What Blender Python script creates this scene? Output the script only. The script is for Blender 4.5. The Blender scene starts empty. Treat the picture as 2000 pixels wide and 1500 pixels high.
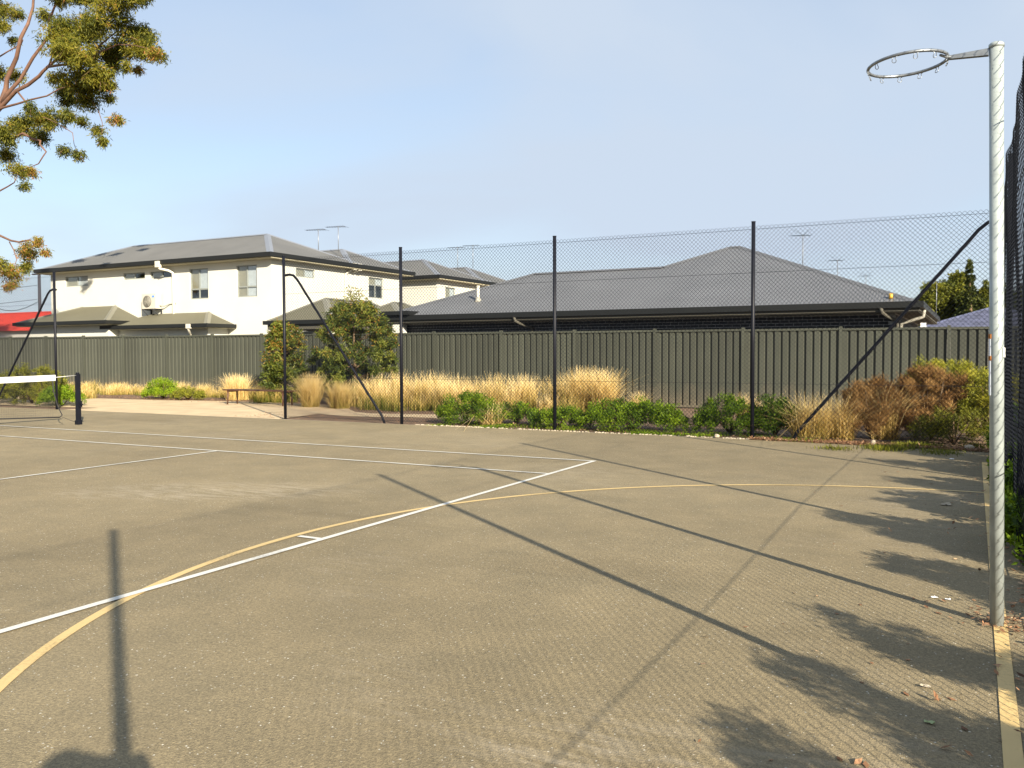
import bpy, bmesh, math, random
import numpy as np
from mathutils import Vector, Matrix
C = bpy.context.scene.collection
R = math.radians

# ------------------------------------------------------------------ camera
cam_d = bpy.data.cameras.new('camera')
cam = bpy.data.objects.new('camera', cam_d); C.objects.link(cam)
yaw, pitch, roll = 0.48829, -0.0354, -0.00301
fw = Vector((-math.sin(yaw)*math.cos(pitch), math.cos(yaw)*math.cos(pitch), math.sin(pitch)))
r0 = Vector((math.cos(yaw), math.sin(yaw), 0)); u0 = r0.cross(fw)
rt = r0*math.cos(roll)+u0*math.sin(roll); up = -r0*math.sin(roll)+u0*math.cos(roll)
CAM = Vector((4.46299, -10.72998, 1.44898))
M = Matrix((rt, up, -fw)).transposed().to_4x4(); M.translation = CAM
cam.matrix_world = M
cam_d.sensor_width = 36; cam_d.lens = 36*1697.35/2000
cam_d.clip_start = 0.02; cam_d.clip_end = 2000
bpy.context.scene.camera = cam

# ------------------------------------------------------------------ sky and sun
SUN_EL, SUN_AZ = 0.40435, math.pi-0.92507     # azimuth clockwise from +Y
w = bpy.data.worlds.new('World'); bpy.context.scene.world = w; w.use_nodes = True
nt = w.node_tree; N = nt.nodes; L = nt.links; N.clear()
out = N.new('ShaderNodeOutputWorld'); bg = N.new('ShaderNodeBackground')
sky = N.new('ShaderNodeTexSky'); sky.sky_type = 'NISHITA'; sky.sun_disc = False
sky.sun_elevation = SUN_EL; sky.sun_rotation = SUN_AZ
sky.altitude = 50; sky.air_density = 1.0; sky.dust_density = 1.2; sky.ozone_density = 1.5
tc = N.new('ShaderNodeTexCoord'); mp = N.new('ShaderNodeMapping'); mp.inputs['Scale'].default_value = (1.3, 1.3, 3.4)
mp.inputs['Location'].default_value = (0.35, 0.1, 0.0)
nz = N.new('ShaderNodeTexNoise'); nz.inputs['Scale'].default_value = 1.1; nz.inputs['Detail'].default_value = 6; nz.inputs['Roughness'].default_value = .45
nz.inputs['Distortion'].default_value = .4
rp = N.new('ShaderNodeValToRGB'); rp.color_ramp.elements[0].position = .38; rp.color_ramp.elements[1].position = .64
rp.color_ramp.elements[0].color = (.40, .40, .40, 1); rp.color_ramp.elements[1].color = (.97, .97, .97, 1)
mx = N.new('ShaderNodeMixRGB'); mx.inputs['Color2'].default_value = (3.20, 3.72, 4.45, 1)   # thin bright cloud veil
L.new(tc.outputs['Generated'], mp.inputs['Vector']); L.new(mp.outputs[0], nz.inputs['Vector'])
L.new(nz.outputs['Fac'], rp.inputs[0]); L.new(rp.outputs[0], mx.inputs['Fac'])
L.new(sky.outputs[0], mx.inputs['Color1']); L.new(mx.outputs[0], bg.inputs['Color'])
bg.inputs['Strength'].default_value = 0.074
L.new(bg.outputs[0], out.inputs['Surface'])

sd = bpy.data.lights.new('sun', 'SUN'); sd.energy = 5.0; sd.angle = R(.53); sd.color = (1, .89, .71)
so = bpy.data.objects.new('sun', sd); C.objects.link(so); so.location = (20, -15, 20)
SV = Vector((math.sin(SUN_AZ)*math.cos(SUN_EL), math.cos(SUN_AZ)*math.cos(SUN_EL), math.sin(SUN_EL)))
so.rotation_euler = (-SV).to_track_quat('-Z', 'Y').to_euler()

sc = bpy.context.scene
sc.view_settings.view_transform = 'Standard'; sc.view_settings.look = 'None'
sc.view_settings.exposure = 1.40; sc.view_settings.gamma = 1
sc.view_settings.use_curve_mapping = False
sc.cycles.max_bounces = 6; sc.cycles.transparent_max_bounces = 16; sc.cycles.diffuse_bounces = 3

# ------------------------------------------------------------------ helpers
rng = np.random.default_rng(7); random.seed(7)
def tag(o, label=None, cat=None, group=None, kind=None):
    if label: o['label'] = label
    if cat: o['category'] = cat
    if group: o['group'] = group
    if kind: o['kind'] = kind
    return o
def empty(name, loc, label=None, cat=None, group=None):
    o = bpy.data.objects.new(name, None); o.empty_display_size = .2; C.objects.link(o); o.location = loc
    return tag(o, label, cat, group)
def link(name, me, parent=None, mats=None):
    o = bpy.data.objects.new(name, me); C.objects.link(o)
    if mats is not None and len(me.materials) == 0:
        for m in (mats if isinstance(mats, (list, tuple)) else [mats]): me.materials.append(m)
    if parent is not None:
        o.parent = parent
        o.matrix_parent_inverse = Matrix.Translation(-root_loc(parent))
    return o
def root_loc(o):
    v = Vector(o.location)
    while o.parent is not None:
        v = Vector((0, 0, 0)) if False else v
        if o.parent.type == 'EMPTY' or True:
            v = v + o.matrix_parent_inverse.translation + o.parent.location
        o = o.parent
    return v
class MB:
    def __init__(s): s.v = []; s.f = []; s.m = []; s.sm = []
    def add(s, vs, fs, m=0, sm=False):
        b = len(s.v); s.v += [tuple(v) for v in vs]
        for f in fs: s.f.append([i+b for i in f]); s.m.append(m); s.sm.append(sm)
    def box(s, a, b, m=0):
        x0, y0, z0 = a; x1, y1, z1 = b
        s.add([(x0,y0,z0),(x1,y0,z0),(x1,y1,z0),(x0,y1,z0),(x0,y0,z1),(x1,y0,z1),(x1,y1,z1),(x0,y1,z1)],
              [(0,3,2,1),(4,5,6,7),(0,1,5,4),(1,2,6,5),(2,3,7,6),(3,0,4,7)], m)
    def tube(s, pts, r, n=8, m=0, cap=True, closed=False):
        pts = [Vector(p) for p in pts]; k = len(pts)
        rs = r if isinstance(r, (list, tuple)) else [r]*k
        rings = []; prev = None
        for i, p in enumerate(pts):
            if closed: t = (pts[(i+1) % k]-pts[i-1]).normalized()
            else: t = (pts[min(i+1, k-1)]-pts[max(i-1, 0)]).normalized()
            if prev is None:
                a = Vector((0, 0, 1)) if abs(t.z) < .9 else Vector((1, 0, 0))
                e1 = t.cross(a).normalized()
            else: e1 = (prev-t*prev.dot(t)).normalized()
            prev = e1; e2 = t.cross(e1)
            rings.append([p+(e1*math.cos(2*math.pi*j/n)+e2*math.sin(2*math.pi*j/n))*rs[i] for j in range(n)])
        vs = [v for g in rings for v in g]; fs = []
        for i in range(k if closed else k-1):
            i2 = (i+1) % k
            for j in range(n):
                j2 = (j+1) % n
                fs.append((i*n+j, i*n+j2, i2*n+j2, i2*n+j))
        if cap and not closed:
            fs.append(tuple(reversed(range(n)))); fs.append(tuple(range((k-1)*n, k*n)))
        s.add(vs, fs, m, True)
    def cyl(s, a, b, r, n=12, m=0): s.tube([a, b], r, n, m)
    def mesh(s, name):
        me = bpy.data.meshes.new(name); me.from_pydata(s.v, [], s.f); me.update()
        me.polygons.foreach_set('material_index', s.m)
        me.polygons.foreach_set('use_smooth', s.sm)
        return me
    def build(s, name, mat, parent=None): return link(name, s.mesh(name), parent, mat)
def qmesh(name, V, F, mat, parent=None, tint=None, k=4):
    V = np.asarray(V, np.float32); F = np.asarray(F, np.int32)
    me = bpy.data.meshes.new(name); me.vertices.add(len(V)); me.vertices.foreach_set('co', V.ravel())
    me.loops.add(F.size); me.loops.foreach_set('vertex_index', F.ravel())
    me.polygons.add(len(F)); me.polygons.foreach_set('loop_start', np.arange(len(F), dtype=np.int32)*k)
    if tint is not None:
        at = me.attributes.new('tint', 'FLOAT', 'POINT'); at.data.foreach_set('value', np.asarray(tint, np.float32))
    me.update(calc_edges=True); me.validate()
    return link(name, me, parent, mat)
def copy_tree(o, parent=None):
    c = o.copy(); C.objects.link(c)
    if parent is not None: c.parent = parent
    for ch in list(o.children): copy_tree(ch, c)
    return c

# ------------------------------------------------------------------ materials
def mat(name, col, rough=.7, metal=0, nscale=None, amt=.15, col2=None, bump=0, bscale=40, spec=.5, detail=4):
    m = bpy.data.materials.new(name); m.use_nodes = True; t = m.node_tree; b = t.nodes['Principled BSDF']
    b.inputs['Roughness'].default_value = rough; b.inputs['Metallic'].default_value = metal
    b.inputs['Specular IOR Level'].default_value = spec
    b.inputs['Base Color'].default_value = (*col, 1)
    co = t.nodes.new('ShaderNodeTexCoord')
    if nscale:
        n = t.nodes.new('ShaderNodeTexNoise'); n.inputs['Scale'].default_value = nscale; n.inputs['Detail'].default_value = detail
        rr = t.nodes.new('ShaderNodeValToRGB'); rr.color_ramp.elements[0].position = .3; rr.color_ramp.elements[1].position = .7
        c2 = col2 or tuple(c*(1-amt) for c in col)
        c1 = tuple(min(1, c*(1+amt*.5)) for c in col)
        rr.color_ramp.elements[0].color = (*c2, 1); rr.color_ramp.elements[1].color = (*c1, 1)
        t.links.new(co.outputs['Object'], n.inputs['Vector']); t.links.new(n.outputs['Fac'], rr.inputs[0]); t.links.new(rr.outputs[0], b.inputs['Base Color'])
    if bump:
        n2 = t.nodes.new('ShaderNodeTexNoise'); n2.inputs['Scale'].default_value = bscale; n2.inputs['Detail'].default_value = 3
        bp = t.nodes.new('ShaderNodeBump'); bp.inputs['Strength'].default_value = bump; bp.inputs['Distance'].default_value = .02
        t.links.new(co.outputs['Object'], n2.inputs['Vector']); t.links.new(n2.outputs['Fac'], bp.inputs['Height']); t.links.new(bp.outputs[0], b.inputs['Normal'])
    return m
def foliage(name, cols, trans=.35, rough=.6):
    m = bpy.data.materials.new(name); m.use_nodes = True; t = m.node_tree; b = t.nodes['Principled BSDF']; o = t.nodes['Material Output']
    b.inputs['Roughness'].default_value = rough; b.inputs['Specular IOR Level'].default_value = .3
    a = t.nodes.new('ShaderNodeAttribute'); a.attribute_name = 'tint'
    rr = t.nodes.new('ShaderNodeValToRGB'); cr = rr.color_ramp
    cr.elements[0].color = (*cols[0], 1); cr.elements[1].color = (*cols[-1], 1)
    for i, c in enumerate(cols[1:-1]): e = cr.elements.new((i+1)/(len(cols)-1)); e.color = (*c, 1)
    t.links.new(a.outputs['Fac'], rr.inputs[0]); t.links.new(rr.outputs[0], b.inputs['Base Color'])
    tr = t.nodes.new('ShaderNodeBsdfTranslucent'); ms = t.nodes.new('ShaderNodeMixShader'); ms.inputs[0].default_value = trans
    t.links.new(rr.outputs[0], tr.inputs[0]); t.links.new(b.outputs[0], ms.inputs[1]); t.links.new(tr.outputs[0], ms.inputs[2]); t.links.new(ms.outputs[0], o.inputs[0])
    return m

def asphalt_mat():
    m = bpy.data.materials.new('asphalt'); m.use_nodes = True; t = m.node_tree; n = t.nodes; l = t.links; b = n['Principled BSDF']
    co = n.new('ShaderNodeTexCoord')
    def noise(s, d=4, sc=None, rough=.55):
        x = n.new('ShaderNodeTexNoise'); x.inputs['Scale'].default_value = s; x.inputs['Detail'].default_value = d; x.inputs['Roughness'].default_value = rough
        if sc:
            mm = n.new('ShaderNodeMapping'); mm.inputs['Scale'].default_value = sc; l.new(co.outputs['Object'], mm.inputs[0]); l.new(mm.outputs[0], x.inputs['Vector'])
        else: l.new(co.outputs['Object'], x.inputs['Vector'])
        return x
    def ramp(src, p0, c0, p1, c1):
        r = n.new('ShaderNodeValToRGB'); r.color_ramp.elements[0].position = p0; r.color_ramp.elements[1].position = p1
        r.color_ramp.elements[0].color = (*c0, 1); r.color_ramp.elements[1].color = (*c1, 1); l.new(src, r.inputs[0]); return r
    def mixc(f, a, c, mode='MIX', v=None):
        x = n.new('ShaderNodeMixRGB'); x.blend_type = mode
        if f is None: x.inputs[0].default_value = v
        else: l.new(f, x.inputs[0])
        l.new(a, x.inputs[1]); l.new(c, x.inputs[2]); return x
    big = ramp(noise(.23, 5).outputs['Fac'], .3, (.196, .160, .100), .72, (.252, .209, .134))
    mid = ramp(noise(1.7, 6, (1, 1, 1), .65).outputs['Fac'], .3, (.84, .85, .84), .7, (1.10, 1.09, 1.05))
    x1 = mixc(None, big.outputs[0], mid.outputs[0], 'MULTIPLY', 1)
    st = ramp(noise(.55, 6, (.35, 1.3, 1), .7).outputs['Fac'], .54, (1, 1, 1), .74, (.76, .75, .73))
    x2 = mixc(None, x1.outputs[0], st.outputs[0], 'MULTIPLY', 1)
    # aggregate: stone chips of a few millimetres, pale and dark
    v = n.new('ShaderNodeTexVoronoi'); v.inputs['Scale'].default_value = 150; l.new(co.outputs['Object'], v.inputs['Vector'])
    sep = n.new('ShaderNodeSeparateColor'); l.new(v.outputs['Color'], sep.inputs[0])
    ag = ramp(sep.outputs[0], 0, (.76, .76, .77), 1, (1.22, 1.21, 1.17))
    x3 = mixc(None, x2.outputs[0], ag.outputs[0], 'MULTIPLY', 1)
    g = noise(60, 4, None, .7); gr = ramp(g.outputs['Fac'], .33, (.80, .80, .81), .68, (1.17, 1.16, 1.13))
    x4 = mixc(None, x3.outputs[0], gr.outputs[0], 'MULTIPLY', 1)
    wh = ramp(sep.outputs[1], .994, (0, 0, 0), .997, (1, 1, 1))
    ws = n.new('ShaderNodeRGB'); ws.outputs[0].default_value = (.55, .52, .44, 1)
    x5 = mixc(wh.outputs[0], x4.outputs[0], ws.outputs[0])
    # pale scuffed patch inside the baseline and a few others
    mm = n.new('ShaderNodeMapping'); mm.vector_type = 'POINT'; mm.inputs['Location'].default_value = (.45, .82, 0); mm.inputs['Scale'].default_value = (.55, .23, 0)
    pn = ramp(noise(5, 6, (.5, 2.5, 1), .75).outputs['Fac'], .45, (0, 0, 0), .75, (1, 1, 1))
    pn2 = ramp(noise(.33, 2, (1, 1, 1)).outputs['Fac'], .56, (0, 0, 0), .72, (.8, .8, .8))
    vm = n.new('ShaderNodeMapping'); vm.vector_type = 'TEXTURE'; vm.inputs['Location'].default_value = (-2.6, -4.1, 0); vm.inputs['Scale'].default_value = (1.9, .75, 1); vm.inputs['Rotation'].default_value = (0, 0, .5)
    l.new(co.outputs['Object'], vm.inputs[0]); gd = n.new('ShaderNodeTexGradient'); gd.gradient_type = 'SPHERICAL'; l.new(vm.outputs[0], gd.inputs[0])
    gr2 = ramp(gd.outputs['Fac'], .0, (0, 0, 0), .55, (1.1, 1.1, 1.1)); pn3 = mixc(None, pn2.outputs[0], gr2.outputs[0], 'ADD', 1)
    pm = mixc(None, pn.outputs[0], pn3.outputs[0], 'MULTIPLY', 1)
    pc = n.new('ShaderNodeRGB'); pc.outputs[0].default_value = (.36, .31, .23, 1)
    x6 = mixc(pm.outputs[0], x5.outputs[0], pc.outputs[0])
    l.new(x6.outputs[0], b.inputs['Base Color'])
    b.inputs['Roughness'].default_value = .85; b.inputs['Specular IOR Level'].default_value = .25
    bp = n.new('ShaderNodeBump'); bp.inputs['Strength'].default_value = .5; bp.inputs['Distance'].default_value = .003
    l.new(v.outputs['Distance'], bp.inputs['Height']); bp2 = n.new('ShaderNodeBump'); bp2.inputs['Strength'].default_value = .4; bp2.inputs['Distance'].default_value = .006
    l.new(g.outputs['Fac'], bp2.inputs['Height']); l.new(bp.outputs[0], bp2.inputs['Normal']); l.new(bp2.outputs[0], b.inputs['Normal'])
    return m
def paint_mat(name, col):
    m = mat(name, col, .6); t = m.node_tree; b = t.nodes['Principled BSDF']; co = t.nodes['Texture Coordinate']
    n = t.nodes.new('ShaderNodeTexNoise'); n.inputs['Scale'].default_value = 45; n.inputs['Detail'].default_value = 6; n.inputs['Roughness'].default_value = .8
    n3 = t.nodes.new('ShaderNodeTexNoise'); n3.inputs['Scale'].default_value = 1.2
    ad = t.nodes.new('ShaderNodeMath'); ad.operation = 'ADD'
    r = t.nodes.new('ShaderNodeValToRGB'); r.color_ramp.elements[0].position = .75; r.color_ramp.elements[1].position = .95
    r.color_ramp.elements[0].color = (*[c*.58 for c in col], 1); r.color_ramp.elements[1].color = (*col, 1)
    t.links.new(co.outputs['Object'], n.inputs[0]); t.links.new(co.outputs['Object'], n3.inputs[0]); t.links.new(n.outputs['Fac'], ad.inputs[0]); t.links.new(n3.outputs['Fac'], ad.inputs[1])
    t.links.new(ad.outputs[0], r.inputs[0]); t.links.new(r.outputs[0], b.inputs['Base Color'])
    return m
M_asph = asphalt_mat()
M_white = paint_mat('white_line_paint', (.60, .59, .54)); M_yel = paint_mat('yellow_line_paint', (.58, .42, .18))
M_soil = mat('dry_soil', (.20, .14, .085), .95, nscale=1.2, amt=.35, bump=.6, bscale=30)
M_mulch = mat('bark_mulch', (.17, .105, .062), .95, nscale=14, amt=.55, bump=1, bscale=60)
M_sand = mat('compacted_sand', (.50, .385, .235), .95, nscale=1.6, amt=.18, bump=.3, bscale=50)
M_edge = mat('pale_concrete', (.38, .33, .25), .9, nscale=12, amt=.3, bump=.5)
M_post = mat('black_powder_coat', (.006, .007, .012), .5, nscale=8, amt=.2, spec=.2)
M_wire = mat('black_pvc_wire', (.005, .007, .012), .55, spec=.15)
M_galv = mat('galvanised_steel', (.35, .395, .39), .42, .25, nscale=9, amt=.22, spec=.5)
M_galv2 = mat('dark_galvanised_ring', (.22, .24, .26), .38, .6, nscale=20, amt=.3)
M_rust = mat('rusty_strap', (.33, .12, .02), .8, nscale=30, amt=.4)
M_tag = mat('pale_plastic', (.62, .66, .74), .5)
M_cb = mat('olive_grey_fence_steel', (.052, .056, .043), .55, 0, nscale=.9, amt=.14, spec=.35)
_t = M_cb.node_tree; _b = _t.nodes['Principled BSDF']; _src = _b.inputs['Base Color'].links[0].from_socket
_oi = _t.nodes.new('ShaderNodeObjectInfo'); _mr = _t.nodes.new('ShaderNodeMapRange'); _mr.inputs[3].default_value = .86; _mr.inputs[4].default_value = 1.14
_ge = _t.nodes.new('ShaderNodeNewGeometry'); _sx = _t.nodes.new('ShaderNodeSeparateXYZ'); _t.links.new(_ge.outputs['Position'], _sx.inputs[0])
_nn = _t.nodes.new('ShaderNodeTexNoise'); _nn.inputs['Scale'].default_value = 3.5; _nn.inputs['Detail'].default_value = 5; _t.links.new(_ge.outputs['Position'], _nn.inputs['Vector'])
_sb = _t.nodes.new('ShaderNodeMath'); _sb.operation = 'SUBTRACT'; _t.links.new(_nn.outputs['Fac'], _sb.inputs[0]); _t.links.new(_sx.outputs['Z'], _sb.inputs[1])
_dr = _t.nodes.new('ShaderNodeMapRange'); _dr.inputs[1].default_value = -.15; _dr.inputs[2].default_value = .55; _dr.inputs[4].default_value = .45; _t.links.new(_sb.outputs[0], _dr.inputs[0])
_dm = _t.nodes.new('ShaderNodeMixRGB'); _dm.inputs['Color2'].default_value = (.16, .125, .085, 1); _t.links.new(_dr.outputs[0], _dm.inputs[0]); _t.links.new(_src, _dm.inputs[1]); _src = _dm.outputs[0]
_mu = _t.nodes.new('ShaderNodeVectorMath'); _mu.operation = 'SCALE'; _t.links.new(_oi.outputs['Random'], _mr.inputs[0]); _t.links.new(_src, _mu.inputs[0]); _t.links.new(_mr.outputs[0], _mu.inputs['Scale']); _t.links.new(_mu.outputs[0], _b.inputs['Base Color'])
M_render = mat('cream_render', (.50, .50, .45), .9, nscale=.7, amt=.05, bump=.15, bscale=90)
M_render2 = mat('pale_cream_render', (.56, .56, .51), .9, nscale=.9, amt=.05, bump=.15, bscale=90)
M_roof = mat('grey_roof_steel', (.108, .108, .104), .48, 0, nscale=.8, amt=.12, spec=.5)
M_roof_b = mat('slate_grey_roof_steel', (.106, .110, .118), .48, 0, nscale=.8, amt=.12, spec=.5)
M_roof_low = mat('olive_grey_roof_steel', (.105, .100, .070), .55, 0, nscale=.5, amt=.1, spec=.4)
M_cap_low = mat('olive_ridge_cap', (.17, .165, .13), .5, 0, nscale=2, amt=.1)
M_cap = mat('ridge_cap_steel', (.17, .18, .20), .35, 0, nscale=2, amt=.1, spec=.7)
M_gut = mat('charcoal_gutter', (.010, .011, .011), .5, nscale=2, amt=.1, spec=.3)
M_soff = mat('cream_soffit', (.42, .385, .27), .85)
M_soffd = mat('brown_grey_soffit', (.07, .065, .05), .85)
M_brick = mat('dark_face_brick', (.008, .008, .010), .7, nscale=7, amt=.5, bump=.3, bscale=60)
M_mort = mat('grey_mortar', (.36, .35, .33), .95, nscale=20, amt=.2)
M_frame = mat('window_frame_grey', (.20, .215, .20), .5)
M_blind = mat('beige_blind', (.27, .245, .17), .8, nscale=3, amt=.1)
M_reflect = mat('white_reflection', (.46, .48, .48), .8, nscale=5, amt=.1)  # whitish sheet colour stands in for the reflection in the panes
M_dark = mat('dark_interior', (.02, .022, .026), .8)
M_dpipe = mat('cream_downpipe', (.54, .515, .43), .6)
M_steelfit = mat('grey_flashing', (.28, .27, .23), .6)
M_acw = mat('ivory_appliance', (.44, .42, .36), .5, nscale=3, amt=.04)
M_acg = mat('grille_dark', (.11, .105, .09), .6)
M_blue = mat('blue_badge', (.08, .22, .62), .5)
M_ant = mat('antenna_metal', (.03, .04, .06), .6)
M_antm = mat('antenna_mast', (.22, .23, .25), .4, .5)
M_bench = mat('brown_painted_steel', (.075, .032, .018), .5, nscale=8, amt=.3)
M_tape = mat('white_net_tape', (.62, .62, .61), .7)
M_net = mat('black_net_cord', (.015, .015, .018), .8)
M_bark = mat('gum_bark', (.13, .065, .038), .75, nscale=5, amt=.45, col2=(.10, .055, .04))
M_twig = mat('dry_twig', (.17, .105, .055), .9, nscale=9, amt=.3)
M_stem = mat('shrub_stem', (.10, .065, .035), .9)
M_red = mat('red_roof_tile', (.42, .035, .02), .7, nscale=3, amt=.3, bump=.4, bscale=20)
M_bluetile = mat('blue_grey_roof_tile', (.085, .095, .16), .55, nscale=2.5, amt=.35, bump=.6, bscale=14)
M_wood = mat('weathered_pole_wood', (.03, .03, .04), .9)
M_pv = mat('solar_cell', (.03, .04, .09), .2)
M_stone = mat('pale_stone', (.40, .34, .25), .9, nscale=12, amt=.3, bump=.6, bscale=20)
M_leafg = mat('pale_green_leaf', (.30, .36, .17), .7)
M_scrap = mat('white_paper', (.80, .80, .80), .6)
M_glass = bpy.data.materials.new('window_glass'); M_glass.use_nodes = True
_t = M_glass.node_tree; _t.nodes.remove(_t.nodes['Principled BSDF'])
_tr = _t.nodes.new('ShaderNodeBsdfTransparent'); _tr.inputs[0].default_value = (.93, .95, .96, 1)
_gl = _t.nodes.new('ShaderNodeBsdfGlossy'); _gl.inputs['Roughness'].default_value = .03
_lw = _t.nodes.new('ShaderNodeLayerWeight'); _lw.inputs[0].default_value = .5
_pw = _t.nodes.new('ShaderNodeMath'); _pw.operation = 'POWER'; _pw.inputs[1].default_value = 4; _ad = _t.nodes.new('ShaderNodeMath'); _ad.operation = 'ADD'; _ad.inputs[1].default_value = .07; _ad.use_clamp = True
_mx = _t.nodes.new('ShaderNodeMixShader'); _t.links.new(_lw.outputs['Facing'], _pw.inputs[0]); _t.links.new(_pw.outputs[0], _ad.inputs[0]); _t.links.new(_ad.outputs[0], _mx.inputs[0]); _t.links.new(_tr.outputs[0], _mx.inputs[1]); _t.links.new(_gl.outputs[0], _mx.inputs[2])
_t.links.new(_mx.outputs[0], _t.nodes['Material Output'].inputs[0])
F_gum = foliage('gum_leaves', [(.030, .045, .012), (.085, .10, .014), (.17, .165, .014), (.25, .215, .025), (.34, .14, .05)], .4)
F_tree = foliage('willow_myrtle_leaves', [(.025, .042, .008), (.075, .10, .014), (.15, .17, .022), (.24, .235, .04), (.26, .12, .02)], .35)
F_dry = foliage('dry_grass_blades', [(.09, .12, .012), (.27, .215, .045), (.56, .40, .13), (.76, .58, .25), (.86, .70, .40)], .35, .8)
F_green = foliage('bright_green_leaves', [(.025, .055, .005), (.075, .135, .006), (.16, .25, .008), (.27, .36, .015)], .35)
F_yelg = foliage('yellow_green_leaves', [(.06, .065, .010), (.13, .135, .015), (.24, .25, .020), (.36, .33, .035)], .35)
F_brown = foliage('brown_dead_stems', [(.075, .038, .014), (.17, .088, .030), (.28, .16, .055), (.42, .27, .11)], .25, .85)
F_dark = foliage('far_tree_leaves', [(.02, .032, .008), (.06, .075, .010), (.13, .14, .012), (.21, .20, .016)], .3)
F_lit = foliage('fallen_leaves', [(.07, .035, .018), (.20, .10, .05), (.35, .19, .10), (.48, .33, .2)], .1, .8)

# ------------------------------------------------------------------ vegetation generators
def unit(n):
    v = rng.normal(size=(n, 3)); return v/np.linalg.norm(v, axis=1)[:, None]
def leaf_geo(P, Ln, Wd, droop=0., out=None):
    n = len(P); d = unit(n); d[:, 2] -= droop
    if out is not None: d = d+out
    d /= np.linalg.norm(d, axis=1)[:, None]
    s = np.cross(d, unit(n)); s /= np.linalg.norm(s, axis=1)[:, None]
    Ln = Ln*rng.uniform(.65, 1.3, n)[:, None]; Wd = Wd*rng.uniform(.7, 1.2, n)[:, None]
    V = np.stack([P, P+d*Ln*.45+s*Wd*.5, P+d*Ln, P+d*Ln*.45-s*Wd*.5], 1).reshape(-1, 3)
    F = np.arange(4*n).reshape(n, 4)
    return V, F
def cat(parts):
    Vs = []; Fs = []; Ts = []; b = 0
    for V, F, T in parts:
        Vs.append(V); Fs.append(F+b); Ts.append(T); b += len(V)
    return np.concatenate(Vs), np.concatenate(Fs), np.concatenate(Ts)
def in_ball(n, c, r, shell=.35):
    d = unit(n); rad = rng.uniform(shell, 1, n)**.6
    return np.asarray(c)+d*rad[:, None]*np.asarray(r)
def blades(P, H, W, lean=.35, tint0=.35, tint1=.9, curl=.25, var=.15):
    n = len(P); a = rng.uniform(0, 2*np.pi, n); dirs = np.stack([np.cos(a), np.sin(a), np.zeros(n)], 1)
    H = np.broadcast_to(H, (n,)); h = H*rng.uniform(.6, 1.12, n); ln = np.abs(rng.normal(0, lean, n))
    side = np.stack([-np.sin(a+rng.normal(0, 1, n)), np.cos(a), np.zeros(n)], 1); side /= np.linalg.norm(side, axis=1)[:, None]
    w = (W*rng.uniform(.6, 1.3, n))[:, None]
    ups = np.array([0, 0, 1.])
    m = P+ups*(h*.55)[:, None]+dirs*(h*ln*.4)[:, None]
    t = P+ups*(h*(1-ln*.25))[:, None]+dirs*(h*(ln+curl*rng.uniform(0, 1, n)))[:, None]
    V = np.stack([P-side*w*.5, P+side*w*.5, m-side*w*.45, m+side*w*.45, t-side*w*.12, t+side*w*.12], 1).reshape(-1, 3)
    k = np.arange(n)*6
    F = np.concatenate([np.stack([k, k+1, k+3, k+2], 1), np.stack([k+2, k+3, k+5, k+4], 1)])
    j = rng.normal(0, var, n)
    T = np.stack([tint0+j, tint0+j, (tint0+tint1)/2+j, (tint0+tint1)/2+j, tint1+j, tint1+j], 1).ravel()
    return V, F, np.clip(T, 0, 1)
def scatter_rect(n, x0, x1, y0, y1):
    return np.stack([rng.uniform(x0, x1, n), rng.uniform(y0, y1, n), np.zeros(n)], 1)
def tuft_pts(n, c, r):
    a = rng.uniform(0, 2*np.pi, n); q = r*np.sqrt(rng.uniform(0, 1, n))
    return np.stack([c[0]+q*np.cos(a), c[1]+q*np.sin(a), np.full(n, c[2] if len(c) > 2 else 0.)], 1)

# ------------------------------------------------------------------ ground
def sheet(name, poly, z, m, kind='structure'):
    b = MB(); b.add([(x, y, z) for x, y in poly], [tuple(range(len(poly)))]); o = b.build(name, m); o['kind'] = kind; return o
sheet('ground', [(-600, -400), (600, -400), (600, 700), (-600, 700)], -.05, M_soil)
sheet('garden_bed', [(-70, 3.6), (16, 3.6), (16, 12.6), (-70, 12.6)], -.026, M_mulch)
sheet('verge', [(4.95, -30), (16, -30), (16, 3.6), (4.95, 3.6)], -.03, M_mulch)
# sandy path: curves in from the opening and runs on behind the fence
def strip(name, ctr, wid, z, m):
    b = MB(); n = len(ctr); L_ = []; R_ = []
    for i, (p, q) in enumerate(zip(ctr, wid)):
        p = Vector(p); a = Vector(ctr[max(i-1, 0)]); c = Vector(ctr[min(i+1, n-1)]); t = (c-a).normalized(); nn = Vector((-t.y, t.x))
        jl, jr = random.uniform(-.1, .1), random.uniform(-.1, .1)
        L_.append((*(p+nn*(q+jl)), z)); R_.append((*(p-nn*(q+jr)), z))
    b.add(L_+R_, [(i, i+1, n+i+1, n+i) for i in range(n-1)]); o = b.build(name, m); o['kind'] = 'structure'
    for p in o.data.polygons:
        if p.normal.z < 0: p.flip()
    return o
cs = []; ws = []
for i in range(45):
    t = i/44; x = -40+t*34.5; y = 5.9+.35*math.sin(x*.35)+(.9 if x < -12 else .9*max(0, 1-(x+12)/4)); hw = (1.9 if x < -12.5 else max(.55, 1.9-(x+12.5)*.45))
    if x > -9: y = 5.9+(x+9)*.22
    cs.append((x, y)); ws.append(hw)
strip('sandy_path', cs, ws, -.018, M_sand)
sheet('path_apron', [(-16.9, 3.95), (-9.3, 3.95), (-9.6, 5.6), (-16.6, 5.6)], -.0135, M_sand)
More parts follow.
